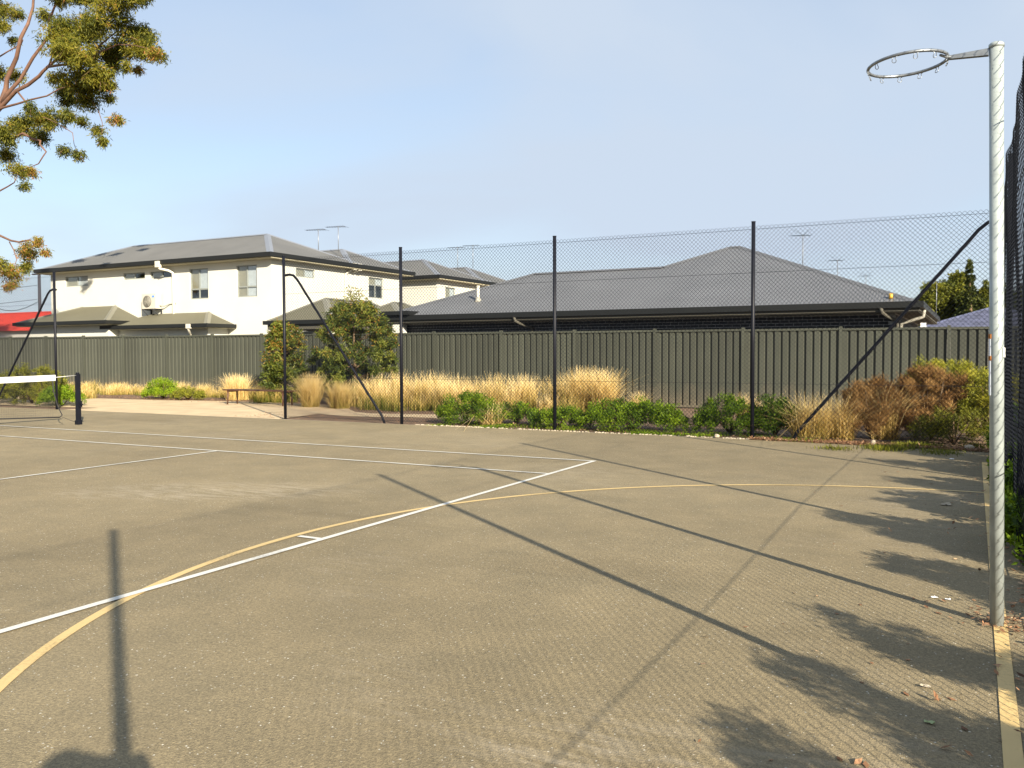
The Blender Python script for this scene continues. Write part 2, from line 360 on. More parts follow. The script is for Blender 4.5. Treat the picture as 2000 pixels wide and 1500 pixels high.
def court_sheet():
    # slightly ragged back edge
    pts = [(4.9, -34), (4.9, 2.9)]
    n = 160
    for i in range(n+1):
        x = 4.85-i*(64.85/n)
        pts.append((x, 3.90+random.uniform(-.02, .02) - (max(0, x-1.5)**1.5)*.06))
    pts.append((-60, -34))
    bm = bmesh.new(); vs = [bm.verts.new((x, y, 0)) for x, y in pts]; f = bm.faces.new(vs)
    if f.normal.z < 0: f.normal_flip()
    bmesh.ops.triangulate(bm, faces=bm.faces[:])
    me = bpy.data.meshes.new('court_surface'); bm.to_mesh(me); bm.free()
    for p in me.polygons:
        if p.normal.z < 0: p.flip()
    o = link('court_surface', me, None, M_asph); o['kind'] = 'structure'
court_sheet()
def line(name, x0, y0, x1, y1, z=.008, m=M_white):
    sheet(name, [(x0, y0), (x1, y0), (x1, y1), (x0, y1)], z, m)
line('baseline', -.03, -10.97, .03, .03)
line('doubles_sideline', -23.8, -.025, -.03, .025)
line('singles_sideline', -23.8, -1.397, -.03, -1.347)
line('service_line', -5.51, -9.6, -5.46, -1.397)
line('centre_mark', -.24, -5.51, -.03, -5.46)
line('centre_service_line', -18.3, -5.51, -5.51, -5.46)
line('goal_line', 4.575, -13.2, 4.64, 2.2, .004, M_yel)
b = MB(); vs = []; fs = []; n = 96
for i in range(n+1):
    a = math.pi/2+math.pi*i/n
    for q in (4.845, 4.905): vs.append((4.575+q*math.cos(a), -5.48+q*math.sin(a), .004))
for i in range(n): fs.append((2*i, 2*i+1, 2*i+3, 2*i+2))
b.add(vs, fs); o = b.build('goal_circle', M_yel); o['kind'] = 'structure'
for p in o.data.polygons:
    if p.normal.z < 0: p.flip()
# pale edging and pebbles along the back edge of the court
line('court_edging', -9.2, 3.925, 1.6, 3.985, -.006, M_edge)
def pebbles():
    n = 380; P = np.stack([rng.uniform(-5.6, 2.4, n), rng.normal(3.965, .03, n), np.full(n, -.004)], 1); parts = []
    base = np.array([(-1,-1,0),(1,-1,0),(1,1,0),(-1,1,0),(-.6,-.6,1),(.6,-.6,1),(.6,.6,1),(-.6,.6,1)], float)
    fc = np.array([(4,5,6,7),(0,1,5,4),(1,2,6,5),(2,3,7,6),(3,0,4,7)])
    Vs = []; Fs = []
    for i in range(n):
        s = rng.uniform(.008, .022); a = rng.uniform(0, 6.28); q = base*np.array([s, s*rng.uniform(.6, 1), s*.8])*rng.uniform(.8, 1.2, (8, 3))
        Rm = np.array([[np.cos(a), -np.sin(a), 0], [np.sin(a), np.cos(a), 0], [0, 0, 1]])
        Vs.append(q@Rm.T+P[i]); Fs.append(fc+8*i)
    o = qmesh('edge_pebbles', np.concatenate(Vs), np.concatenate(Fs), M_stone); tag(o, 'pale pebbles and concrete crumbs along the back edge of the court', 'pebbles', kind='stuff')
pebbles()

# ------------------------------------------------------------------ corrugated roof plane
def pt_top(poly2, a):
    lo, hi = 1e9, -1e9; n = len(poly2)
    for i in range(n):
        (x0, y0), (x1, y1) = poly2[i], poly2[(i+1) % n]
        if abs(x1-x0) < 1e-9:
            if abs(a-x0) < 1e-6: lo = min(lo, y0, y1); hi = max(hi, y0, y1)
            continue
        if min(x0, x1)-1e-7 <= a <= max(x0, x1)+1e-7:
            y = y0+(y1-y0)*(a-x0)/(x1-x0); lo = min(lo, y); hi = max(hi, y)
    return lo, hi
def roof_plane(name, poly, mat_, parent, step=.019, amp=.008):
    P = [Vector(p) for p in poly]; e = (P[1]-P[0]); e.z = 0; e.normalize()
    nrm = (P[1]-P[0]).cross(P[2]-P[0]).normalized()
    if nrm.z < 0: nrm = -nrm
    s = nrm.cross(e).normalized()
    if s.z < 0: s = -s
    p2 = [((p-P[0]).dot(e), (p-P[0]).dot(s)) for p in P]
    a0 = min(q[0] for q in p2); a1 = max(q[0] for q in p2); n = max(2, int((a1-a0)/step))
    V = []; A = [a0+(a1-a0)*i/n for i in range(n+1)]
    for a in A:
        lo, hi = pt_top(p2, min(max(a, a0+1e-6), a1-1e-6)); h = amp*math.sin(2*math.pi*a/.076)+amp
        V.append(P[0]+e*a+s*lo+nrm*h); V.append(P[0]+e*a+s*hi+nrm*h)
    F = [(2*i, 2*i+2, 2*i+3, 2*i+1) for i in range(n)]
    o = qmesh(name, [tuple(v) for v in V], F, mat_, parent); return o
def cap(b, a, c, wdt=.16, up_=.03, m=0):
    a = Vector(a); c = Vector(c); d = (c-a).normalized(); s = d.cross(Vector((0, 0, 1))).normalized(); u = Vector((0, 0, up_))
    dr = Vector((0, 0, -.42*wdt))
    b.add([a-s*wdt+dr+u, a+u*1.3, a+s*wdt+dr+u, c-s*wdt+dr+u, c+u*1.3, c+s*wdt+dr+u], [(0, 1, 4, 3), (1, 2, 5, 4)], m)
def hip_roof(parent, x0, x1, y0, y1, z, k, mat_, dirs='NESW', name='roof', capw=.15, flat_cap=True):
    """hip roof over an eaves rectangle; returns the roof part that carries caps; planes are its children"""
    wx, wy = x1-x0, y1-y0
    if wx >= wy:
        a = wy/2; A = (x0+a, y0+a, z+k*a); B = (x1-a, y0+a, z+k*a)
        S = [(x0, y0, z), (x1, y0, z), B, A]; Nn = [(x1, y1, z), (x0, y1, z), A, B]; W = [(x0, y1, z), (x0, y0, z), A]; E_ = [(x1, y0, z), (x1, y1, z), B]
    else:
        a = wx/2; A = (x0+a, y0+a, z+k*a); B = (x0+a, y1-a, z+k*a)
        S = [(x0, y0, z), (x1, y0, z), A]; Nn = [(x1, y1, z), (x0, y1, z), B]; W = [(x0, y1, z), (x0, y0, z), A, B]; E_ = [(x1, y0, z), (x1, y1, z), B, A]
    b = MB(); cap(b, A, B, capw)
    for q in ((x0, y0, z), (x0, y1, z)) if wx >= wy else ((x0, y0, z), (x1, y0, z)): cap(b, q, A, capw)
    for q in ((x1, y0, z), (x1, y1, z)) if wx >= wy else ((x0, y1, z), (x1, y1, z)): cap(b, q, B, capw)
    r = b.build(name, M_cap_low if mat_ is M_roof_low else M_cap, parent)
    for d, pl in (('S', S), ('E', E_), ('N', Nn), ('W', W)):
        if d in dirs: roof_plane('roof_sheet', pl, mat_, r)
    return r
def gutter_ring(b, x0, x1, y0, y1, z, h=.15, t=.12, sides='SEWN'):
    if 'S' in sides: b.box((x0-t, y0-t, z-h), (x1+t, y0, z+.02))
    if 'N' in sides: b.box((x0-t, y1, z-h), (x1+t, y1+t, z+.02))
    if 'W' in sides: b.box((x0-t, y0+.001, z-h), (x0, y1-.001, z+.018))
    if 'E' in sides: b.box((x1, y0+.001, z-h), (x1+t, y1-.001, z+.018))

# ------------------------------------------------------------------ walls with openings
def wall(b, axis, c, lo, hi, z0, z1, holes, depth=.10, m=0, inward=1):
    """vertical wall on plane y=c (axis 'y', spans x) or x=c (axis 'x', spans y); reveals go inward*depth"""
    xs = sorted({lo, hi}|{h[0] for h in holes}|{h[1] for h in holes}); zs = sorted({z0, z1}|{h[2] for h in holes}|{h[3] for h in holes})
    def P(a, z, d=0): return (a, c+d*inward, z) if axis == 'y' else (c+d*inward, a, z)
    for i in range(len(xs)-1):
        for j in range(len(zs)-1):
            cx, cz = (xs[i]+xs[i+1])/2, (zs[j]+zs[j+1])/2
            if any(h[0] < cx < h[1] and h[2] < cz < h[3] for h in holes): continue
            b.add([P(xs[i], zs[j]), P(xs[i+1], zs[j]), P(xs[i+1], zs[j+1]), P(xs[i], zs[j+1])], [(0, 1, 2, 3)], m)
    for a0, a1, q0, q1 in holes:
        for (p, q) in (((a0, q0), (a1, q0)), ((a1, q0), (a1, q1)), ((a1, q1), (a0, q1)), ((a0, q1), (a0, q0))):
            b.add([P(*p), P(*q), P(*q, depth), P(*p, depth)], [(0, 1, 2, 3)], m)
def window(parent, axis, c, a0, a1, z0, z1, inward=1, split=None, sash=None, blind_reflect=('beige', 'white'), lower=None):
    """frame with mullions, panes and the blind and painted reflection behind them"""
    def bx(b, p0, p1, q0, q1, d0, d1, m=0):
        if axis == 'y': b.box((p0, min(c+d0*inward, c+d1*inward), q0), (p1, max(c+d0*inward, c+d1*inward), q1), m)
        else: b.box((min(c+d0*inward, c+d1*inward), p0, q0), (max(c+d0*inward, c+d1*inward), p1, q1), m)
    f = .045; b = MB()
    bx(b, a0, a1, z0, z0+f, .06, .10); bx(b, a0, a1, z1-f, z1, .06, .10); bx(b, a0, a0+f, z0+f, z1-f, .06, .10); bx(b, a1-f, a1, z0+f, z1-f, .06, .10)
    sp = split if split else (a0+a1)/2
    bx(b, sp-.025, sp+.025, z0+f, z1-f, .058, .10)
    if sash: bx(b, a0+f, a1-f, sash-.03, sash+.03, .055, .099)
    w_ = b.build('window', M_frame, parent)
    zz = [z0+f, z1-f] if not sash else [z0+f, sash-.03, z1-f]
    for i in range(len(zz)-1):
        for (p, q) in ((a0+f, sp-.025), (sp+.025, a1-f)):
            g = MB(); bx(g, p, q, zz[i]+(.06 if i else 0), zz[i+1], .078, .083); g.build('pane', M_glass, w_)
    for k, (p, q) in enumerate(((a0+f, sp), (sp, a1-f))):
        kind = blind_reflect[k]
        if kind is None: continue
        zb = z0+.02 if not lower else lower
        g = MB(); bx(g, p, q, zb, z1-.03, .102, .108); g.build('blind' if kind == 'beige' else 'pane_reflection', M_blind if kind == 'beige' else M_reflect, w_)  # white kind: reflection painted on a sheet behind the glass
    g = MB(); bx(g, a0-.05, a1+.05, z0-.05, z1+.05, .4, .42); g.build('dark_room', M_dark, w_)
    return w_

# ------------------------------------------------------------------ two-storey house
def big_house():
    H = empty('two_storey_house', (-27, 15.6, 0), 'two-storey cream rendered house with grey hip roof, nearest on the left behind the steel fence', 'house')
    Z = 5.45; k = .42; yw = 15.6; xr = -20.42
    fw_ = [(-33.27, -31.63, 4.62, 5.09), (-29.23, -27.80, 4.78, 5.07), (-27.47, -26.03, 4.77, 5.06), (-25.03, -23.94, 3.78, 5.06), (-22.31, -21.20, 3.78, 5.07)]
    sw = [(17.04, 18.21, 4.66, 5.02), (21.95, 23.08, 4.05, 5.01)]
    b = MB()
    wall(b, 'y', yw, -34.33, xr, 0, Z-.16, fw_); wall(b, 'x', xr, yw, 24.6, 0, Z-.16, sw, inward=-1)
    wall(b, 'y', 24.6, -34.33, xr, 0, Z-.16, [], inward=-1); wall(b, 'x', -34.33, yw, 24.6, 0, Z-.16, [])
    b.build('wall', M_render, H)
    b = MB(); b.box((-34.75, 15.18, Z-.20), (-20.02, 25.0, Z-.161)); b.build('soffit', M_soff, H)
    b = MB(); gutter_ring(b, -34.72, -20.08, 15.2, 25.0, Z); b.build('gutter', M_gut, H)
    # front block, two blocks behind
    hip_roof(H, -34.72, -20.08, 15.2, 21.2, Z, k, M_roof, 'SEWN')
    hip_roof(H, -30.5, -20.07, 20.2, 25.0, Z+.004, k, M_roof, 'SEN', name='rear_roof')
    for i, h in enumerate(fw_):
        if i < 3: window(H, 'y', yw, *h, blind_reflect=[('beige', 'white'), ('beige', None), ('beige', None)][i])
        else: window(H, 'y', yw, *h, sash=h[2]+.42, blind_reflect=('beige', 'white'), lower=h[2]+.38 if i == 3 else None, split=(h[0]+h[1])/2-.03)
    for i, h in enumerate(sw):
        window(H, 'x', xr, *h, inward=-1, sash=None if i == 0 else h[2]+.62, blind_reflect=('beige', 'white'), lower=None if i == 0 else h[2]+.6)
    # things on the sill of the fourth window: small and dark through the glass
    # downpipe with big rainwater head
    b = MB(); pts = [(-26.33, 15.10, 5.42), (-26.33, 15.06, 5.20), (-26.28, 15.12, 5.10), (-26.05, 15.38, 5.03), (-25.97, 15.53, 4.95), (-25.96, 15.545, 4.7), (-25.96, 15.545, 3.4), (-25.96, 15.545, 2.9)]
    b.tube(pts, .055, 8); b.box((-26.44, 15.0, 5.16), (-26.22, 15.16, 5.42)); b.build('downpipe', M_dpipe, H)
    b = MB(); b.tube([(xr+.25, 20.5, 5.42), (xr+.22, 20.5, 5.22), (xr+.06, 20.4, 5.12), (xr+.05, 20.2, 5.0), (xr+.05, 20.2, 2)], .05, 8)
    b.box((xr+.18, 20.42, 5.2), (xr+.36, 20.62, 5.5)); b.build('downpipe', M_dpipe, H)
    b = MB(); b.box((xr+.18, 20.78, 5.2), (xr+.36, 20.98, 5.5)); b.tube([(xr+.25, 20.86, 5.22), (xr+.06, 20.7, 5.12)], .045, 8); b.build('rainwater_head', M_dpipe, H)
    # air conditioner on a wall bracket
    ac = MB(); ac.box((-27.50, 15.18, 3.42), (-26.66, 15.50, 4.06)); a = ac.build('air_conditioner', M_acw, H)
    g = MB(); cx, cz = -27.16, 3.74
    g.tube([(cx, 15.176, cz), (cx, 15.150, cz)], .25, 28)
    g.build('fan_grille', M_acg, a)
    g = MB()
    for q in range(5): g.tube([(cx+(.05+.045*q)*math.cos(t), 15.146, cz+(.05+.045*q)*math.sin(t)) for t in np.linspace(0, 2*math.pi, 25)[:-1]], .006, 4, closed=True)
    for q in range(6):
        t = q*math.pi/3; g.tube([(cx, 15.145, cz), (cx+.24*math.cos(t), 15.145, cz+.24*math.sin(t))], .006, 4)
    g.build('grille_wire', M_steelfit, a)
    g = MB(); g.box((-26.86, 15.172, 3.90), (-26.72, 15.178, 3.98)); g.build('badge', M_blue, a)
    for x in (-27.4, -26.76):
        g = MB(); g.box((x-.025, 15.1, 3.36), (x+.025, 15.59, 3.41)); g.tube([(x, 15.14, 3.36), (x, 15.57, 2.98)], .02, 5); g.box((x-.025, 15.55, 2.9), (x+.025, 15.598, 3.36)); g.build('bracket', M_dark, a)
    g = MB(); g.tube([(-26.66, 15.4, 3.55), (-26.45, 15.45, 3.52), (-26.2, 15.56, 3.62), (-25.86, 15.56, 3.64)], .022, 6); g.build('refrigerant_pipe', M_steelfit, a)
    # lower roofs on the court side
    def low(x0, x1, y0, z, kk, name, wmat=M_render, sof=M_soff):
        b = MB(); wall(b, 'y', y0+.42, x0+.4, x1-.4, 0, z-.14, []); wall(b, 'x', x1-.4, y0+.42, 15.6, 0, z-.14, [], inward=-1); wall(b, 'x', x0+.4, y0+.42, 15.6, 0, z-.14, [])
        wl = b.build('lower_wall', wmat, H)
        b = MB(); b.box((x0, y0, z-.16), (x1, 15.58, z-.13)); b.build('lower_soffit', sof, H)
        b = MB(); gutter_ring(b, x0, x1, y0, 15.55, z, .12, .1, 'SEW'); b.build('lower_gutter', M_gut, H)
        return wl
    # left wing: roof leans against the wall
    low(-33.9, -27.75, 13.57, 2.87, .36, 'wing')
    z = 2.87; r = MB(); A = (-32.0, 15.58, z+.76); B_ = (-29.75, 15.58, z+.76)
    cap(r, (-27.75, 13.57, z), B_, .13); rr = r.build('lower_roof', M_cap_low, H); r = MB(); cap(r, (-33.9, 13.57, z), A, .12); r.build('hip_cap', M_cap_low, rr)
    roof_plane('roof_sheet', [(-33.9, 13.57, z), (-27.75, 13.57, z), (-29.75, 15.58, z+.76), (-32.0, 15.58, z+.76)], M_roof_low, rr)
    roof_plane('roof_sheet', [(-27.75, 13.57, z), (-27.75, 15.58, z), B_], M_roof_low, rr); roof_plane('roof_sheet', [(-33.9, 15.58, z), (-33.9, 13.57, z), A], M_roof_low, rr)
    low(-28.6, -22.40, 14.07, 2.65, .37, 'porch')
    z = 2.65; r = MB(); A = (-27.3, 15.58, z+.55); B_ = (-23.9, 15.58, z+.55)
    cap(r, (-22.4, 14.07, z), B_, .13); rr = r.build('lower_roof', M_cap_low, H)
    roof_plane('roof_sheet', [(-28.6, 14.07, z), (-22.4, 14.07, z), B_, A], M_roof_low, rr); roof_plane('roof_sheet', [(-22.4, 14.07, z), (-22.4, 15.58, z), B_], M_roof_low, rr)
    b = MB(); b.tube([(-23.3, 14.02, 2.60), (-23.32, 13.98, 2.45), (-23.6, 14.3, 2.30), (-23.7, 14.44, 2.2), (-23.7, 14.46, 1.5)], .05, 8); b.box((-23.42, 13.92, 2.48), (-23.2, 14.06, 2.66)); b.build('downpipe', M_dpipe, H)
    # front door porch on the right: open carport with pillars
    z = 2.62; x0, x1, y0, y1 = -18.12, -15.15, 12.9, 18.5
    hip_roof(H, x0, x1, y0, y1, z, .58, M_roof_low, 'SEW', name='carport_roof', capw=.13)
    b = MB(); gutter_ring(b, x0, x1, y0, y1, z, .12, .1); b.build('carport_gutter', M_gut, H)
    b = MB(); b.box((x0+.02, y0+.02, z-.3), (x1-.02, y1, z-.125)); b.build('carport_beam', M_soffd, H)
    for x, y in ((x0+.35, y0+.4), (x1-.35, y0+.4)):
        b = MB(); b.box((x-.14, y-.14, 0), (x+.14, y+.14, z-.3)); b.build('pillar', M_render2, H)
    b = MB(); wall(b, 'y', 17.2, -20.3, -13.2, 0, 2.3, []); b.build('carport_shade_wall', M_dark, H)  # near-black back wall, the shade under the carport put into its colour
    b = MB(); b.box((-20.40, 15.7, 2.25), (-17.6, 18.9, 2.34)); b.build('verandah_roof', M_roof_low, H)
    z = 2.55
    hip_roof(H, -17.6, -13.95, 15.6, 19.9, z, .50, M_roof_low, 'SEW', name='verandah_hip', capw=.13)
    b = MB(); gutter_ring(b, -17.6, -13.95, 15.6, 19.9, z, .12, .1); b.build('verandah_gutter', M_gut, H)
    b = MB(); b.box((-17.5, 15.7, z-.16), (-14.0, 19.8, z-.121)); b.build('verandah_soffit', M_soffd, H)
    b = MB(); b.box((-14.5, 16.1, 0), (-14.2, 16.4, z-.16)); b.build('pillar', M_render2, H)
    return H
big_house()

def back_house():
    H = empty('two_storey_house', (-24, 27.2, 0), 'second two-storey cream house, seen between the nearest house and the brick bungalow', 'house')
    Z = 5.45; k = .42; xr = -20.05
    b = MB(); sw = [(28.0, 29.0, 4.3, 4.93)]
    wall(b, 'y', 27.2, -33, xr, 0, Z-.16, []); wall(b, 'x', xr, 27.2, 36.2, 0, Z-.16, sw, inward=-1); wall(b, 'y', 36.2, -33, xr, 0, Z-.16, [], inward=-1)
    b.build('wall', M_render, H)
    b = MB(); b.box((-33.3, 26.8, Z-.2), (-19.62, 36.6, Z-.161)); b.build('soffit', M_soff, H)
    b = MB(); gutter_ring(b, -33.3, -19.7, 26.85, 36.6, Z); b.build('gutter', M_gut, H)
    hip_roof(H, -33.3, -19.7, 26.85, 32.4, Z, k, M_roof, 'SEWN'); hip_roof(H, -30, -19.69, 31.3, 36.6, Z+.004, k, M_roof, 'SEN', name='rear_roof')
    window(H, 'x', xr, *sw[0], inward=-1)
    for y in (31.3, 31.75):
        b = MB(); b.box((xr+.18, y, 5.2), (xr+.36, y+.18, 5.47)); b.tube([(xr+.25, y+.09, 5.22), (xr+.06, y, 5.08), (xr+.05, y-.1, 4.5)], .045, 8); b.build('rainwater_head', M_dpipe, H)
back_house()

# ------------------------------------------------------------------ brick bungalow
def bungalow():
    H = empty('brick_bungalow', (-5, 14, 0), 'low dark brick bungalow with wide slate grey hip roof behind the steel fence', 'house')
    z = 2.70; k = .402; y0 = 13.45; xl, xr = -13.5, 3.22
    roofp = MB(); pk = (-2.65, 19.3, 5.05); pl = (-3.0, 19.3, 5.05); j = (-4.75, 17.4, 4.29); rl = (-9.55, 17.4, 4.29)
    yb = 2*19.3-y0
    for a, c in (((xr, y0, z), pk), (pk, (xr, yb, z)), (rl, (xl, y0, z)), (rl, j), (j, pl), (pl, pk)): cap(roofp, a, c, .13, .035)
    R_ = roofp.build('roof', M_roof_b, H)
    roof_plane('roof_sheet', [(xl, y0, z), (xr, y0, z), pk, pl, j, rl], M_roof_b, R_)
    roof_plane('roof_sheet', [(xr, y0, z), (xr, yb, z), pk], M_roof_b, R_)
    roof_plane('roof_sheet', [(xl, 21.35, z), (xl, y0, z), rl], M_roof_b, R_)
    b = MB(); b.add([(-8.8, y0+.0, z), pl, (-8.8, yb, z)], [(0, 1, 2)]); b.add([pk, pl, (-8.8, yb, z), (xr, yb, z)], [(0, 1, 2, 3)]); b.add([rl, j, (-6, 21.35, z), (xl, 21.35, z)], [(0, 1, 2, 3)])
    b.v = [(x, y, q-.02) for x, y, q in b.v]; b.build('rear_roof_sheet', M_roof_b, R_)
    b = MB(); gutter_ring(b, xl, xr, y0, yb, z+.01, .14, .12, 'SE'); b.box((xl-.12, y0+.001, z-.13), (xl, 21, z+.028)); G = b.build('gutter', M_gut, H)
    b = MB(); b.box((xl-.02, y0-.03, z-.21), (xr+.03, y0+.0, z-.128)); b.box((xr-.002, y0+.001, z-.21), (xr+.03, yb, z-.128)); b.build('fascia', M_soffd, H)
    b = MB(); b.box((xl, y0+.001, z-.235), (xr-.003, yb, z-.212)); b.build('soffit', M_soffd, H)
    b = MB(); yw = 14.0; x0, x1 = -13.0, 2.66
    b.box((x0, yw+.012, 0), (x1-.012, yb-.55, z-.236)); Wl = b.build('brick_wall', M_mort, H)
    # bricks: four courses show above the fence, each brick on its own
    bm_ = MB(); bm_.box((-.1125, 0, -.0355), (.1125, .02, .0355)); bme = bm_.mesh('brick'); bme.materials.append(M_brick)
    half = MB(); half.box((-.055, 0, -.0355), (.055, .02, .0355)); hme = half.mesh('half_brick'); hme.materials.append(M_brick)
    rest = MB(); n = int((x1-x0)/.24)
    for c in range(28):
        zc = .06+c*.086
        if zc > z-.28: break
        for i in range(n+1):
            x = x0+.12+i*.24+(.12 if c % 2 else 0)
            if x+.115 > x1: continue
            if zc > z-.24-4*.086-.03:
                o = link('brick', bme, Wl); o.location = (x+random.uniform(-.002, .002), yw-.003+random.uniform(-.0015, .0015), zc)
            else: rest.box((x-.115, yw-.003, zc-.038), (x+.115, yw+.02, zc+.038))
        if c % 2 and zc > 2.1:
            o = link('brick', hme, Wl); o.location = (x0+.055, yw-.003, zc)
    r = rest.build('lower_bricks', M_brick, Wl); r['kind'] = 'stuff'
    sideb = MB()
    for c in range(28):
        zc = .06+c*.086
        if zc > z-.28: break
        for i in range(40):
            y = yw+.12+i*.24+(.12 if c % 2 else 0); sideb.box((x1-.013, y-.115, zc-.038), (x1+.004, y+.115, zc+.038))
    r = sideb.build('side_bricks', M_brick, Wl); r['kind'] = 'stuff'
    # downpipe elbows under the gutter
    for x in (-8.25, 2.35):
        b = MB(); b.tube([(x, y0-.08, z-.12), (x+.02, y0-.08, z-.24), (x+.12, y0+.12, z-.33), (x+.3, y0+.42, z-.42), (x+.34, yw-.06, z-.52), (x+.34, yw-.06, 1.2)], .048, 8); b.build('downpipe', M_soffd, H)
    b = MB(); b.tube([(3.3, 14.6, 2.56), (3.28, 14.6, 2.38), (3.05, 14.6, 2.30), (2.75, 14.6, 2.2), (2.72, 14.6, 1)], .045, 8); b.build('downpipe', M_steelfit, H)
    # roof vent pipe with flashing
    b = MB(); b.cyl((-10.36, 14.75, 3.12), (-10.36, 14.75, 3.70), .05, 12); b.cyl((-10.36, 14.75, 3.68), (-10.36, 14.75, 3.73), .062, 12); v = b.build('vent_pipe', M_dpipe, H)
    b = MB(); b.tube([(-10.36, 14.75, 3.16), (-10.36, 14.75, 3.34)], [.15, .06], 14); b.build('flashing', M_steelfit, v)
    # entry canopy at the left end
    b = MB(); b.box((-13.35, 13.2, 2.74), (-12.15, 15.6, 2.87)); b.box((-13.15, 13.4, 2.60), (-12.35, 15.4, 2.739)); cn = b.build('entry_canopy', M_gut, H)
    b = MB(); b.box((-13.02, 13.5, 0), (-12.66, 13.86, 2.6)); b.build('white_pillar', M_render2, H)
    # little amber lamp stub on the hip end
    b = MB(); b.cyl((2.55, 13.75, 2.83), (2.55, 13.75, 2.96), .05, 10); b.build('amber_plug', mat('amber_plastic', (.55, .32, .04), .5), H)
bungalow()

# ------------------------------------------------------------------ steel boundary fence
def steel_fence():
    F = empty('steel_boundary_fence', (-10.23, 11.8, 0), 'long olive grey corrugated steel fence running behind the garden beds', 'fence')
    step = 2.363; prof = [(0, 0), (.115, 0), (.128, .040), (.172, .040), (.188, 0)]
    def sheet_mesh(wd, nr, z0, z1):
        b = MB(); pts = []
        for r in range(nr):
            for a, d in prof[:-1]: pts.append((r*wd/nr+a*wd/nr/.188, d))
        pts.append((wd, 0)); n = len(pts)
        vs = [(a, d, z0) for a, d in pts]+[(a, d, z1) for a, d in pts]
        b.add(vs, [(i, i+1, n+i+1, n+i) for i in range(n-1)]); me = b.mesh('fence_sheet'); me.materials.append(M_cb); return me
    cache = {}
    for k in range(-15, 9):
        x = -10.23+step*k; zt = 2.085-.0105*k; zt = round(zt, 3)
        if k == 6: zt += .0
        b = MB(); b.box((x-.035, 11.755, -.03), (x+.035, 11.86, zt+.045)); b.build('fence_post', M_cb, F)
        b = MB(); b.box((x+.036, 11.765, zt-.055), (x+step-.036, 11.85, zt)); b.build('top_rail', M_cb, F)
        b = MB(); b.box((x+.036, 11.765, .0), (x+step-.036, 11.85, .06)); b.build('bottom_rail', M_cb, F)
        wd = (step-.072)/3
        for s in range(3):
            key = round(zt, 3)
            if key not in cache: cache[key] = sheet_mesh(wd-.004, 4, .05, zt-.04)
            o = link('fence_sheet', cache[key], F); o.location = (x+.036+s*wd+.002, 11.79+random.uniform(-.003, .003), 0)
steel_fence()
b = MB(); b.box((3.35, 11.74, 2.03), (3.47, 11.84, 2.13)); tag(b.build('white_box', M_tape), 'small white box clipped on top rail of steel fence beside blue roof', 'bracket')

# ------------------------------------------------------------------ chain link fences
def diag_panel(b, x0, x1, z0, z1, y, r=.0027, d=.0707):
    def seg(p, q, off):
        (xa, za), (xb, zb) = p, q; dx, dz = xb-xa, zb-za; ln = math.hypot(dx, dz)
        if ln < .01: return
        nx, nz_ = -dz/ln*r, dx/ln*r
        vs = []
        for (px, pz) in (p, q): vs += [(px+nx, off, pz+nz_), (px-nx*.5, off+r, pz-nz_*.5), (px-nx*.5, off-r, pz-nz_*.5)]
        b.add(vs, [(0, 1, 4, 3), (1, 2, 5, 4), (2, 0, 3, 5)])
    H_ = z1-z0; n = int((x1-x0+H_)/d)+2
    ph = x0-(x0 % d)
    for i in range(-1, n+1):
        c = ph-H_+i*d
        s0 = max(0, x0-c); s1 = min(H_, x1-c)
        if s1 > s0: seg((c+s0, z0+s0), (c+s1, z0+s1), y-r*.8)
        c = ph+i*d; s0 = max(0, c-x1); s1 = min(H_, c-x0)
        if s1 > s0: seg((c-s0, z0+s0), (c-s1, z0+s1), y+r*.8)
def post_mesh(b, x, y, h=3.62, r=.033): b.tube([(x, y, -.1), (x, y, h)], r, 12); b.tube([(x, y, h), (x, y, h+.012)], r*1.12, 12)
def chain_fence_back(name, xs, y, label, braces, cat_='fence', group='black chain link fences round the court'):
    F = empty(name, (xs[0], y, 0), label, cat_, group)
    for x in xs:
        b = MB(); post_mesh(b, x, y); b.build('post', M_post, F)
    for a, c in zip(xs[:-1], xs[1:]):
        b = MB(); diag_panel(b, min(a, c), max(a, c), .03, 3.56, y); o = b.build('mesh_panel', M_wire, F); o['kind'] = 'stuff'
    for z in (.06, .93, 2.78, 3.50):
        b = MB(); b.tube([(xs[0], y-.006, z), (xs[-1], y-.006, z)], .0028, 4); b.build('line_wire', M_wire, F)
    for pts in braces:
        b = MB(); b.tube(pts, .027, 10); b.build('brace', M_post, F)
    return F
YB = 4.03
def bend(x0, z0, x1, z1, xh, y):   # horizontal bit then sloping down
    return [(x0, y, z0), (xh*.55+x0*.45, y, z0+.01), (xh, y, z0-.015), (xh+(x1-xh)*.04, y, z0-.10), (x1+(xh-x1)*.03, y, .13), (x1, y, -.05)]
chain_fence_back('chain_link_fence', [-9.12, -5.96, -2.47, 1.19, 4.78], YB, 'tall black chain link fence across the back of the court, beginning right of the bench', 
    [bend(-9.12, 3.2, -6.42, 0, -8.88, YB+.05), [(4.78, YB+.05, 3.42), (4.62, YB+.05, 3.37), (4.50, YB+.05, 3.27), (4.38, YB+.05, 3.12), (1.90, YB+.05, .12), (1.83, YB+.05, -.05)]])
chain_fence_back('chain_link_fence', [-16.95, -20.6, -24.25, -27.9, -31.5], 3.9, 'tall black chain link fence at far left behind the tennis net post',
    [bend(-16.95, 3.16, -19.75, 0, -17.2, 3.95)])
